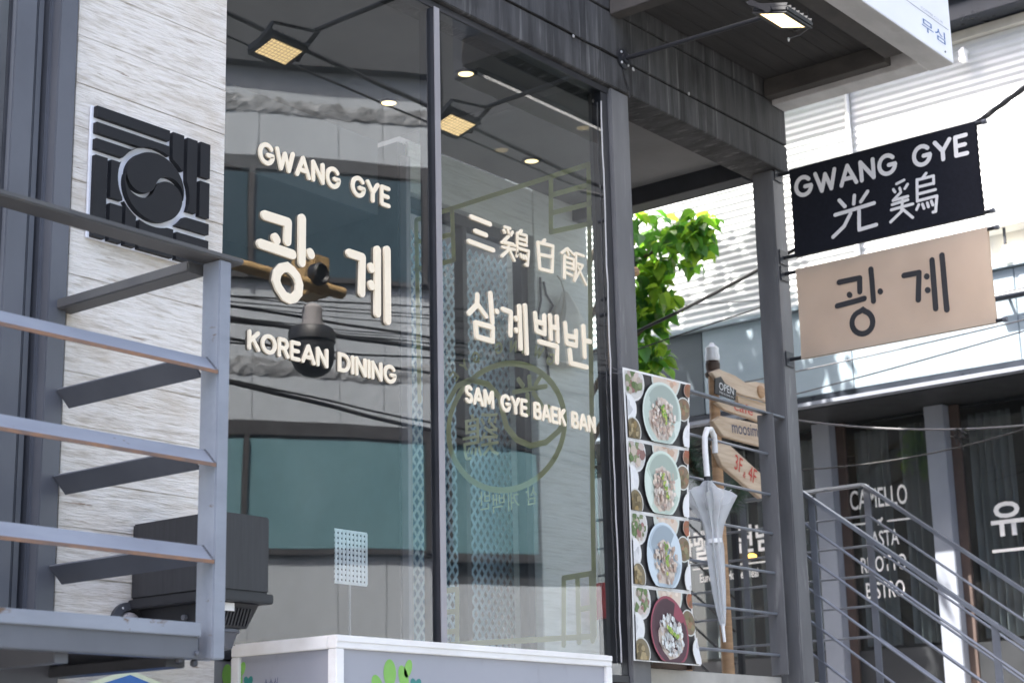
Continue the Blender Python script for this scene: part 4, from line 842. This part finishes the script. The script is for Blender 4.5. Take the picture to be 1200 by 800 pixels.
# ================================================================== STAIR RAILINGS
def stair_rail(x, ys, zs, label, back=None, posts=(), drop=.76, ln=2.6):
    o = empty('stair_railing', (x, ys, 2.2), label, 'railing', 'stair railings in the alley')
    pbox('post', 'stair_steel', o, x - .006, x + .006, ys - .024, ys + .024, 2.2, zs, .003)
    for py in posts: pbox('post', 'stair_steel', o, x - .006, x + .006, py - .022, py + .022, max(.0, 2.2 - (ys - py) * drop - .2), zs - (ys - py) * drop if py < ys else zs, .003)
    q = MB(); q.bar((x, ys + .02, zs + .006), (x, ys - ln, zs + .006 - (ln + .02) * drop), .05, .022); q.build('handrail', 'stair_steel', o, bev=.003)
    for k in range(1, 6):
        z = zs - .12 - (k - .6) * .192; q = MB(); q.tube([(x, ys, z), (x, ys - ln, z - ln * drop)], .0085, 8); q.build('rod', 'stair_steel', o, smooth=True)
    if back:
        q = MB(); q.bar((x, ys + .02, zs + .006), (x, back, zs + .006), .05, .022); q.build('handrail', 'stair_steel', o, bev=.003)
        for k in range(1, 6): z = zs - .12 - (k - .6) * .192; q = MB(); q.tube([(x, ys, z), (x, back, z)], .008, 8); q.build('rod', 'stair_steel', o, smooth=True)
    return o
stair_rail(9.3, .196, 3.345, 'near steel stair railing descending beside the corner column', posts=(.095, -.985, -2.2))
stair_rail(10.3, .237, 3.475, 'far steel stair railing with level rods leading to its first post', back=3.4, posts=(-1.0, -2.2, 1.17, 2.3, 3.4))
o = empty('stair_railing', (11.1, 2.6, 2.2), 'thin dark stair railing sloping behind the umbrella', 'railing', 'stair railings in the alley')
for k in range(5):
    a_, c_ = onX(805, 612 + k * 38, 11.1), onX(862, 664 + k * 38, 11.1); q = MB(); q.tube([a_ + (a_ - c_) * 1.5, c_], .009, 6); q.build('rod', 'far_dark', o, smooth=True)
a_ = onX(862, 640, 11.1); pbox('post', 'far_dark', o, 11.08, 11.12, a_.y - .02, a_.y + .02, 2.2, a_.z + .25, .002)

# ================================================================== BUILDING ACROSS THE ALLEY
F = empty('bistro_building', (13, 2, 2.2), 'bistro building with corrugated metal upper wall across the alley', 'building')
def corr(y0, y1, z0, z1, x, pitch, amp, name='corrugated_sheet'):
    q = MB(); n = int((z1 - z0) / pitch) * 6; pts = []
    for i in range(n + 1):
        z = z0 + (z1 - z0) * i / n; pts.append((x - amp * math.cos(2 * math.pi * (z - z0) / pitch), z))
    q.v = [(px_, y_, z_) for px_, z_ in pts for y_ in (y0, y1)]; q.f = [(2 * i, 2 * i + 1, 2 * i + 3, 2 * i + 2) for i in range(n)]; q.mi = [0] * n
    return q.build(name, 'zinc', F, smooth=True)
YW0, YW1 = -3.5, 6.6
corr(YW0, 1.31, 5.42, 7.34, 12.62, .06, .0055); corr(1.33, 3.9, 5.42, 7.34, 12.62, .06, .006); corr(3.92, YW1, 5.42, 7.34, 12.62, .06, .006)
pbox('upper_wall', 'stone_warm', F, 12.66, 13.2, YW0, YW1, 5.4, 9.0, 0)
pbox('trim_strip', 'stone_warm', F, 12.55, 12.655, YW0, YW1, 7.345, 7.42, .003)
pbox('eave', 'eave_dark', F, 12.36, 12.655, YW0, YW1, 7.43, 7.62, .006); pbox('eave', 'eave_dark', F, 12.22, 12.655, YW0, YW1, 7.625, 8.6, .02)
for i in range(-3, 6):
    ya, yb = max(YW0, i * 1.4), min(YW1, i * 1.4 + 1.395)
    pbox('fascia_panel', 'far_fascia' if i < 2 else 'far_fascia_shade', F, 12.5, 12.6, ya, yb, 4.66, 5.38, .004)
pbox('fascia_cap', 'far_fascia', F, 12.46, 12.655, YW0, YW1, 5.384, 5.418, .004)
pbox('eave_lip', 'eave_dark', F, 12.49, 13.3, YW0, YW1, 4.61, 4.656, .003); pbox('eave_edge', 'far_steel', F, 12.47, 12.56, YW0, YW1, 4.575, 4.608, .003)
pbox('soffit', 'far_dark', F, 12.565, 13.34, YW0, YW1, 4.565, 4.605, 0)
pbox('back_wall', 'far_dark', F, 14.6, 14.8, YW0, YW1, 2.2, 5.4, 0); pbox('ceiling', 'far_dark', F, 13.345, 14.6, YW0, YW1, 4.55, 4.6, 0)
pbox('floor', 'interior_floor', F, 13.305, 14.6, YW0, YW1, 2.1, 2.2, 0); pbox('end_wall', 'far_dark', F, 12.7, 14.6, YW1, YW1 + .2, 0, 9, 0); pbox('end_wall', 'far_dark', F, 12.7, 14.6, YW0 - .2, YW0, 0, 9, 0)
q = MB(); q.tube([(12.58, 1.32, 7.3), (12.58, 1.32, 7.2), (12.58, 1.32, 5.5)], .022, 10); q.build('downpipe', 'zinc', F, smooth=True)
XC = 13.18
cols = [-3.4, -2.3, -1.2, -.1, 1.02, 2.05, 3.78, 5.0, 6.3]
for i, yc in enumerate(cols):
    pbox('column', 'far_steel', F, XC - .08, XC + .06, yc - .085, yc + .085, 2.2, 4.56, .006)
    if i == len(cols) - 1: continue
    y0_, y1_ = yc + .087, cols[i + 1] - .087
    pbox('window_frame', 'far_frame', F, XC + .02, XC + .07, y1_ - .075, y1_, 2.2, 4.56, .003); pbox('window_frame', 'far_frame', F, XC + .02, XC + .07, y0_, y0_ + .03, 2.2, 4.56, .003)
    pbox('base_panel', 'far_dark', F, XC + .03, XC + .06, y0_ + .032, y1_ - .077, 2.2, 2.66, .003)
    pn = MB(); pn.add([(XC + .05, y0_ + .03, 2.66), (XC + .05, y1_ - .075, 2.66), (XC + .05, y1_ - .075, 4.56), (XC + .05, y0_ + .03, 4.56)], [(0, 1, 2, 3)]); pn = pn.build('window_pane', 'far_glass', F)
    for c0, c1 in ((y0_ + .02, (y0_ + y1_) / 2 - .05), ((y0_ + y1_) / 2 + .04, y1_ - .06)):
        q = MB(); nn = 40
        for j in range(5):
            for k in range(nn + 1): yy = c0 + (c1 - c0) * k / nn; q.v.append((XC + .22 + .03 * math.sin(k * .9 + i) * (1 + .2 * j) + .012 * math.sin(k * 2.3 + j), yy, 4.5 - j * .45))
        q.f = [(j * (nn + 1) + k, j * (nn + 1) + k + 1, (j + 1) * (nn + 1) + k + 1, (j + 1) * (nn + 1) + k) for j in range(4) for k in range(nn)]; q.mi = [0] * len(q.f); q.build('curtain', 'curtain_lace', F, smooth=True)
    if i == 4: PA = pn
    if i == 3: PB = pn
    if i == 5: PC = pn
XG = XC + .046
def far_text(body, l, rr, h, parent, m='white_letter'):
    a_, c_ = onX(*l, XG), onX(*rr, XG); font_mesh(body, Frame((XG, a_.y, (a_.z + c_.z) / 2), (0, -1, 0), (0, 0, 1), (-1, 0, 0)), a_.y - c_.y, h, 'lettering', m, parent, .002, .022 if ord(body[0]) > 1000 else .008)
far_text('CAMELLO', (997, 598), (1064, 590), .165, PA); far_text('PASTA', (1016, 642), (1054, 637), .13, PA); far_text('RISOTTO', (1010, 671), (1063, 667), .13, PA); far_text('BISTRO', (1016, 702), (1061, 698), .135, PA)
for l_, r_ in (((988, 616), (1017, 612)), ((1040, 610), (1071, 606))):
    a_, c_ = onX(*l_, XG), onX(*r_, XG); pbox('printed_line', 'white_letter', PA, XG - .002, XG - .001, c_.y, a_.y, a_.z - .008, a_.z + .006, 0)
q = MB(); p = onX(1031, 611, XG); f_ = Frame((XG, p.y, p.z), (0, -1, 0), (0, 0, 1), (-1, 0, 0)); ell(q, f_, 0, .01, .022, .012, 0, .002); ell(q, f_, .022, .025, .008, .013, .3, .0022); q.add([f_.p(x, z, .0024) for x, z in ((-.018, 0), (-.01, 0), (-.012, -.03), (-.018, -.03), (.008, 0), (.016, 0), (.016, -.03), (.01, -.03))], [(0, 1, 2, 3), (4, 5, 6, 7)]); q.build('animal_print', 'white_letter', PA)
far_text('유럽', (1163, 632), (1241, 618), .28, PB)
a_, c_ = onX(1163, 646, XG), onX(1245, 632, XG); pbox('printed_line', 'white_letter', PB, XG - .002, XG - .001, c_.y, a_.y, a_.z - .012, a_.z + .012, 0)
far_text('까멜로', (797, 660), (846, 654), .27, PC); far_text('연남', (863, 649), (908, 643), .24, PC)
far_text('European Home Meal', (821, 686), (889, 678), .1, PC)
a_, c_ = onX(812, 667, XG), onX(905, 655, XG); pbox('printed_line', 'white_letter', PC, XG - .002, XG - .001, c_.y, a_.y, a_.z - .006, a_.z + .006, 0)
# small fittings on the far wall
def wall_lamp(u, v, label):
    p = onX(u, v, 12.45); o = empty('wall_lamp', (12.6, p.y, p.z - .25), label, 'lamp'); pbox('backplate', 'zinc', o, 12.585, 12.605, p.y - .26, p.y + .24, p.z - .28, p.z + .22, .004); pbox('hood', 'zinc', o, 12.4, 12.584, p.y - .26, p.y + .24, p.z + .2, p.z + .215, .003)
    q = MB(); q.lathe((12.45, p.y + .02, p.z), [(.01, -.045), (.035, -.03), (.042, 0), (.03, .035), (.015, .06)], 16); q.build('bulb', 'bulb', o, smooth=True); q = MB(); q.tube([(12.45, p.y + .02, p.z + .055), (12.45, p.y + .02, p.z + .2)], .012, 8); q.build('socket', 'steel_dark', o)
wall_lamp(1182, 296, 'grey hooded wall lamp with a lit round bulb on the corrugated wall')
a_ = onX(1162, 350, 12.4); q = MB(); q.tube([(12.4, a_.y, a_.z), (12.4, a_.y - 1.4, a_.z)], .032, 10); q.tube([(12.4, a_.y - .1, a_.z), (12.61, a_.y - .1, a_.z)], .012, 8, mi=0); q.tube([(12.4, a_.y - 1.2, a_.z), (12.61, a_.y - 1.2, a_.z)], .012, 8); tag(q.build('wall_pipe', 'eave_dark', smooth=True), 'dark horizontal pipe on the far wall beside the beige sign', 'pipe')
p = onX(1128, 66, 12.5); o = empty('bracket_light', (12.6, p.y, p.z), 'tiny white bracket light under the far eave', 'lamp'); pbox('arm', 'white_enamel', o, 12.5, 12.6, p.y - .012, p.y + .012, p.z + .05, p.z + .075, .002); pbox('head', 'white_enamel', o, 12.47, 12.53, p.y - .03, p.y + .02, p.z - .05, p.z + .05, .004)
p = onX(881, 652, 13.35); o = empty('amber_lamp', p, 'small amber lamp glowing inside the bistro below its name', 'lamp'); q = MB(); q.lathe((0, 0, 0), [(.015, -.02), (.04, -.012), (.045, .012), (.02, .026)], 16); q.build('lamp_shade', 'amber', o, smooth=True, local=True); q = MB(); q.tube([(0, 0, .04), (0, 0, 4.55 - p.z)], .004, 5); q.build('cord', 'cable_black', o, local=True)

# ================================================================== BUILDING ACROSS THE STREET (seen mirrored in the shop glass)
A0 = Vector((14, -8.7, 0)); AU = Vector((.813, .582, 0)); AN = Vector((-.582, .813, 0))
OB = empty('office_building', (14, -8.7, 0), 'pale panelled office building across the street, mirrored in the glass', 'building')
def afbox(name, m, s0, s1, d0, d1, z0, z1, parent=None):      # s along the face, d out of it
    q = MB(); q.v = [tuple(A0 + AU * s_ + AN * d_ + Vector((0, 0, z_))) for s_ in (s0, s1) for d_ in (d0, d1) for z_ in (z0, z1)]
    q.f = [(0, 1, 3, 2), (4, 6, 7, 5), (0, 4, 5, 1), (2, 3, 7, 6), (0, 2, 6, 4), (1, 5, 7, 3)]; q.mi = [0] * 6; return q.build(name, m, parent or OB)
afbox('core', 'across_panel', -9, 1.3, -8, -.145, 0, 14); afbox('dark_top_band', 'dark_mirrored', -9, 1.3, -.144, .04, 9.95, 14)  # dark band on top is added to dim the upper reflection
S0, S1 = -9, 1.3
for lv in range(-1, 2):
    zw0, zw1 = 4.23 + 3.15 * lv, 5.53 + 3.15 * lv
    if zw0 < 0: zw0 = .8
    w0 = -9
    k = 0
    while w0 < S1 - .1:
        wd = (.75, 1.9, 2.05, .75)[k % 4]; w1 = min(S1, w0 + wd); k += 1
        o_ = afbox('window', 'across_pane' if lv < 1 else 'across_pane_dark', w0 + .03, w1 - .03, -.12, -.10, zw0 + .04, zw1 - .06)
        afbox('frame', 'across_frame', w1 - .03, w1 + .03, -.13, -.02, zw0, zw1 - .02, o_); w0 = w1
    afbox('window_head', 'across_frame', S0, S1, -.14, -.08, zw1 - .02, zw1 + .14); afbox('window_sill', 'across_frame', S0, S1, -.14, -.06, zw0 - .03, zw0 + .03)
    zb0, zb1 = zw1 + .142, min(9.94, zw1 + 1.82)
    s_ = S0; k = 0
    while s_ < S1 - .01:
        wd = (1.02, .98, .55, 1.02)[k % 4]; e = min(S1, s_ + wd); k += 1
        afbox('wall_panel', 'across_panel', s_ + .005, e - .005, -.14, -.125, zb0, zb1); s_ = e
    q = MB(); nn = 160
    for i in range(nn + 1):
        ss = S0 + (S1 - S0) * i / nn
        for d_, zz in ((.002, zw1 + .66 + random.uniform(-.02, .02)), (.012 + random.uniform(-.006, .01), zw1 + .70 + random.uniform(-.03, .03)), (.02 + random.uniform(-.01, .01), zw1 + .77 + random.uniform(-.03, .03)), (.01 + random.uniform(0, .008), zw1 + .82 + random.uniform(-.05, .05)), (.002, zw1 + .86 + random.uniform(-.04, .04))):
            q.v.append(tuple(A0 + AU * ss + AN * (d_ - .126) + Vector((0, 0, zz))))
    q.f = [(i * 5 + j, i * 5 + j + 1, (i + 1) * 5 + j + 1, (i + 1) * 5 + j) for i in range(nn) for j in range(4)]; q.mi = [0] * len(q.f); q.build('rough_ledge', 'across_rough', OB)

DB = empty('added_dark_building', A0 + AU * 5, 'dark grey building added beside the pale one to darken the mirror image in the right pane', 'building')  # added so that the right pane has something dark to mirror
afbox('wall', 'dark_mirrored', 1.32, 12, -8, -.25, 3.9, 14, DB); afbox('base', 'across_panel', 1.32, 12, -8, -.22, 0, 3.89, DB)
for s0_, s1_, z0_, z1_ in ((1.45, 2.5, 4.25, 5.5), (3.2, 4.6, 4.25, 5.5), (5.2, 6.6, 4.25, 5.5)):
    o_ = afbox('window', 'across_pane', s0_, s1_, -.3, -.2, z0_, z1_, DB); afbox('frame', 'across_frame', s0_ - .06, s0_ - .001, -.3, -.17, z0_, z1_, o_); afbox('frame', 'across_frame', s1_ + .001, s1_ + .06, -.3, -.17, z0_, z1_, o_); afbox('frame', 'across_frame', s0_ - .06, s1_ + .06, -.3, -.16, z1_ + .001, z1_ + .1, o_); afbox('frame', 'across_frame', s0_ - .06, s1_ + .06, -.3, -.16, z0_ - .1, z0_ - .001, o_)
# CCTV mast over the street, mirrored in the left pane
def mir(u, v, y): p = onY(u, v, y); return Vector((p.x, -p.y, p.z))
YM = 3.0; c0 = mir(365, 372, YM)
CT = empty('cctv_mast', (mir(150, 330, YM).x, -YM, 0), 'street camera with tan arm and black dome, mirrored in the left pane', 'camera mast')
armz = mir(375, 335, YM).z; xl = mir(150, 330, YM).x; xr = mir(402, 333, YM).x
q = MB(); q.tube([(xl, -YM, 0), (xl, -YM, armz + .4)], .07, 14); q.build('mast', 'steel_light', CT, smooth=True)
q = MB(); q.tube([(xl, -YM, armz - .03), (xr - .12, -YM, armz), (xr, -YM, armz)], .042, 12); q.build('arm', 'cctv_tan', CT, smooth=True)
p = mir(378, 322, YM); pbox('camera_housing', 'cctv_tan', CT, p.x - .10, p.x + .06, -YM - .2, -YM + .02, p.z - .14, p.z + .13, .01)
q = MB(); q.lathe((p.x - .09, -YM + .021, p.z - .02), [(.075, 0), (.075, .06), (.06, .075), (.045, .05), (.01, .04)], 22, 'Y'); q.build('lens', 'black_plastic', CT, smooth=True)
p = mir(366, 374, YM); q = MB(); q.lathe((p.x, -YM, p.z), [(.085, -.06), (.085, -.03), (.07, -.028), (.068, .08), (.05, .10), (.03, .11)], 24); q.build('cap', 'steel_light', CT, smooth=True)
q = MB(); q.lathe((p.x, -YM, p.z), [(.02, -.395), (.07, -.38), (.115, -.345), (.14, -.29), (.147, -.23), (.147, -.16), (.16, -.155), (.16, -.09), (.14, -.062)], 26); q.build('dome', 'black_plastic', CT, smooth=True)
q = MB(); q.tube([(p.x, -YM, p.z + .18), (p.x, -YM, armz)], .03, 10); q.build('stem', 'cctv_tan', CT, smooth=True)

# ================================================================== CABLES
for k, (l_, r_, y, sg, rr, t) in enumerate(((( 200, 352), (560, 412), 3.6, .05, .02, 'thick bundled street cable mirrored across the middle of the left pane'), ((200, 346), (560, 404), 3.7, .0, .012, 'thin street cable just above the thick mirrored bundle'),
      ((200, 366), (560, 436), 3.5, .1, .012, 'thin sagging street cable below the thick mirrored bundle'), ((200, 425), (560, 512), 3.4, .04, .017, 'street cable mirrored below the words on Korean dining'),
      ((200, 432), (560, 506), 3.45, .0, .009, 'thin street cable crossing the lower mirrored cable'), ((200, -15), (640, 190), 2.6, .0, .016, 'heavy street cable mirrored across the top of both panes'), ((200, 8), (640, 200), 2.7, .03, .008, 'thin street cable mirrored beneath the heavy top cable'), ((200, 338), (560, 360), 3.8, .02, .008, 'faint street cable mirrored behind the camera arm'))):
    a_, c_ = mir(*l_, y), mir(*r_, y); d = c_ - a_; wire('street_cable', a_ - d * 1.2, c_ + d * .6, sg, rr, t, group='cables strung along the street')
for k in range(7):
    v0 = 318 + k * 9 + random.uniform(-4, 4); y = 3.2 + random.uniform(0, .9); a_, c_ = mir(200, v0, y), mir(560, v0 + 45 + random.uniform(-12, 18), y); d = c_ - a_
    wire('street_cable', a_ - d * 1.2, c_ + d * .6, random.uniform(0, .12), random.uniform(.004, .009), 'thin loose cable in the mirrored bundle between the Korean letters and the dining line', group='loose street cables')
def air(u0, v0, u1, v1, x, sag, r, t, ext0=.3, ext1=.3, m='cable_black'):
    a_, c_ = onX(u0, v0, x), onX(u1, v1, x); d = c_ - a_; return wire('alley_cable', a_ - d * ext0, c_ + d * ext1, sag, r, t, m, 'cables across the alley')
air(745, 385, 885, 315, 9.7, .03, .012, 'thick black cable crossing in front of the tree', .6, .35); air(768, 402, 885, 362, 10.0, .0, .005, 'thin black wire below the thick cable by the tree', .6, .3)
air(1146, 143, 1210, 96, 9.3, .0, .015, 'thick black cable rising to the right from the black sign corner', .05, .6)
air(940, 432, 1200, 372, 11.4, .02, .005, 'thin wire crossing the sunlit fascia above its dark eave, upper one', .3, .5, 'cable_grey'); air(940, 458, 1200, 385, 11.2, .02, .005, 'thin wire crossing the sunlit fascia, lower one', .3, .5, 'cable_grey')
air(935, 484, 1205, 482, 11.0, .12, .007, 'slack grey wire across the top of the bistro windows', .2, .4, 'cable_grey'); air(935, 540, 1205, 482, 10.9, .14, .005, 'dark knotted wire across the bistro windows', .2, .4)
air(1165, 345, 1210, 335, 11.6, .0, .004, 'short wire beside the right end of the beige sign', .3, .6, 'cable_grey')
air(770, 360, 885, 352, 11.0, .0, .003, 'hair thin wire in front of the dappled corrugated wall', .4, .3)
p = onX(1126, 508, 10.9); q = MB()
for k in range(5): q.tube([p + Vector((random.uniform(-.02, .02), random.uniform(-.05, .05), random.uniform(-.04, .04))) for _ in range(4)] + [p + Vector((0, random.uniform(-.02, .08), -.12 * random.random()))], .005, 5)
tag(q.build('wire_knot', 'cable_black', smooth=True), 'small dark knot tied in the wire before the bistro windows', 'knot')

# ================================================================== TREE
T = empty('broadleaf_tree', (11.0, 3.1, 2.2), 'broadleaf tree with bright green leaves beside the porch', 'tree')
q = MB(); q.tube([(11.0, 3.1, 2.2), (11.02, 3.08, 3.6), (10.95, 3.0, 5.0), (10.9, 3.0, 6.5), (10.8, 3.2, 8.2)], [.10, .085, .07, .05, .02], 10); q.build('trunk', 'bark', T, smooth=True)
limbs = [[(10.98, 3.05, 4.4), (10.85, 2.6, 4.8), (10.75, 2.15, 5.0)], [(10.95, 3.0, 5.1), (10.85, 2.4, 5.5), (10.75, 1.7, 5.7)], [(10.93, 3.0, 5.4), (10.8, 2.6, 5.8), (10.7, 2.1, 5.95)], [(10.99, 3.07, 4.0), (10.9, 2.7, 4.4), (10.8, 2.3, 4.55)],
         [(10.9, 3.0, 6.4), (10.6, 3.6, 7.3), (10.4, 3.9, 8.2)], [(10.9, 3.0, 6.2), (11.0, 2.6, 7.0), (11.1, 2.5, 7.8)]]
for lm in limbs:
    q = MB(); q.tube(lm, [.035, .02, .008], 7); q.build('limb', 'bark', T, smooth=True)
def leaf_mesh(i):
    L_, W_2 = .15, .05; vs = [(0, 0, 0)]; n = 5; f = []
    for k in range(1, n):
        t = k / n; w_ = W_2 * math.sin(math.pi * t ** .8) * 1.05; vs += [(-w_, L_ * t, .016 * (w_ / W_2) - .05 * t * t * L_ * 6), (0, L_ * t, -.05 * t * t * L_ * 6), (w_, L_ * t, .016 * (w_ / W_2) - .05 * t * t * L_ * 6)]
    vs.append((0, L_, -.3 * L_)); e = len(vs) - 1; f += [(0, 2, 1), (0, 3, 2)]
    for k in range(n - 2): a_ = 1 + 3 * k; f += [(a_, a_ + 1, a_ + 4, a_ + 3), (a_ + 1, a_ + 2, a_ + 5, a_ + 4)]
    a_ = 1 + 3 * (n - 2); f += [(a_, a_ + 1, e), (a_ + 1, a_ + 2, e)]
    me = bpy.data.meshes.new('leaf'); me.from_pydata(vs, [], f); me.materials.append(MATS['leaf_%d' % i]); me.polygons.foreach_set('use_smooth', [True] * len(f)); return me
LM = [leaf_mesh(i) for i in range(3)]
# clumps where foliage hangs into the alley: centre, radii
cl_ = []
for (u, v, x, ru, rv, rx) in ((760, 285, 10.8, .38, .26, .3), (800, 285, 10.75, .2, .17, .25), (745, 340, 10.85, .22, .3, .3), (758, 400, 10.85, .17, .24, .25), (822, 268, 10.75, .1, .16, .15), (765, 350, 10.8, .18, .2, .2), (748, 440, 10.8, .2, .16, .2)):
    cl_.append((onX(u, v, x), Vector((rx, ru, rv))))
def rand_in(c, r):
    while 1:
        d = Vector((random.uniform(-1, 1), random.uniform(-1, 1), random.uniform(-1, 1)))
        if d.length < 1: return c + Vector((d.x * r.x, d.y * r.y, d.z * r.z))
def leaf_matrix(p, s_):
    q1 = Matrix.Rotation(random.uniform(0, 2 * math.pi), 4, 'Z') @ Matrix.Rotation(R(random.uniform(-65, 5)), 4, 'X') @ Matrix.Rotation(R(random.gauss(0, 22)), 4, 'Y')
    return Matrix.Translation(p) @ q1 @ Matrix.Scale(s_, 4)
wts = [5, 2.4, 2.6, 2, 1.2, 1.6, 1.2]
for i in range(290):
    c, r = random.choices(cl_, wts)[0]; o = bpy.data.objects.new('leaf', LM[random.choices((0, 1, 2), (5, 3, 5))[0]]); COL.objects.link(o); o.parent = T; o.matrix_parent_inverse = Matrix.Translation(-WP[T.name]); o.matrix_basis = leaf_matrix(rand_in(c, r), random.uniform(.55, 1.2))
q = MB()
for c, r, n in [(c, r * 1.08, 32) for c, r in cl_] + [(Vector((10.45, 3.9, 8.3)), Vector((.8, .75, .8)), 900), (Vector((11.0, 3.0, 7.9)), Vector((.7, .7, .7)), 600), (Vector((10.9, 4.25, 6.4)), Vector((.55, .65, .6)), 420), (Vector((10.7, 3.3, 7.2)), Vector((.5, .6, .5)), 250)]:  # the unseen clump farthest back is added to shade the bistro columns
    for _ in range(n):
        m_ = leaf_matrix(rand_in(c, r), random.uniform(.7, 1.15)); me = LM[0]; q.add([m_ @ v.co for v in me.vertices], [tuple(p.vertices) for p in me.polygons], random.choice((0, 1, 2)))
q.c = []
me = bpy.data.meshes.new('crown'); me.from_pydata(q.v, [], q.f); me.polygons.foreach_set('material_index', q.mi); me.update(); link('crown', me, ['leaf_0', 'leaf_1', 'leaf_2'], T)['kind'] = 'stuff'
p = onX(744, 318, 10.4); o = empty('wind_chime', p, 'small wooden ball hanging in front of the leaves by the column', 'ornament'); q = MB(); q.lathe((0, 0, 0), [(.01, -.04), (.035, -.02), (.036, .01), (.02, .03)], 14); q.build('ball', 'wood', o, smooth=True, local=True); q = MB(); q.tube([(0, 0, .03), (0, 0, .09), (0.02, .05, 1.2)], .006, 5); q.build('cord', 'cable_black', o, local=True)
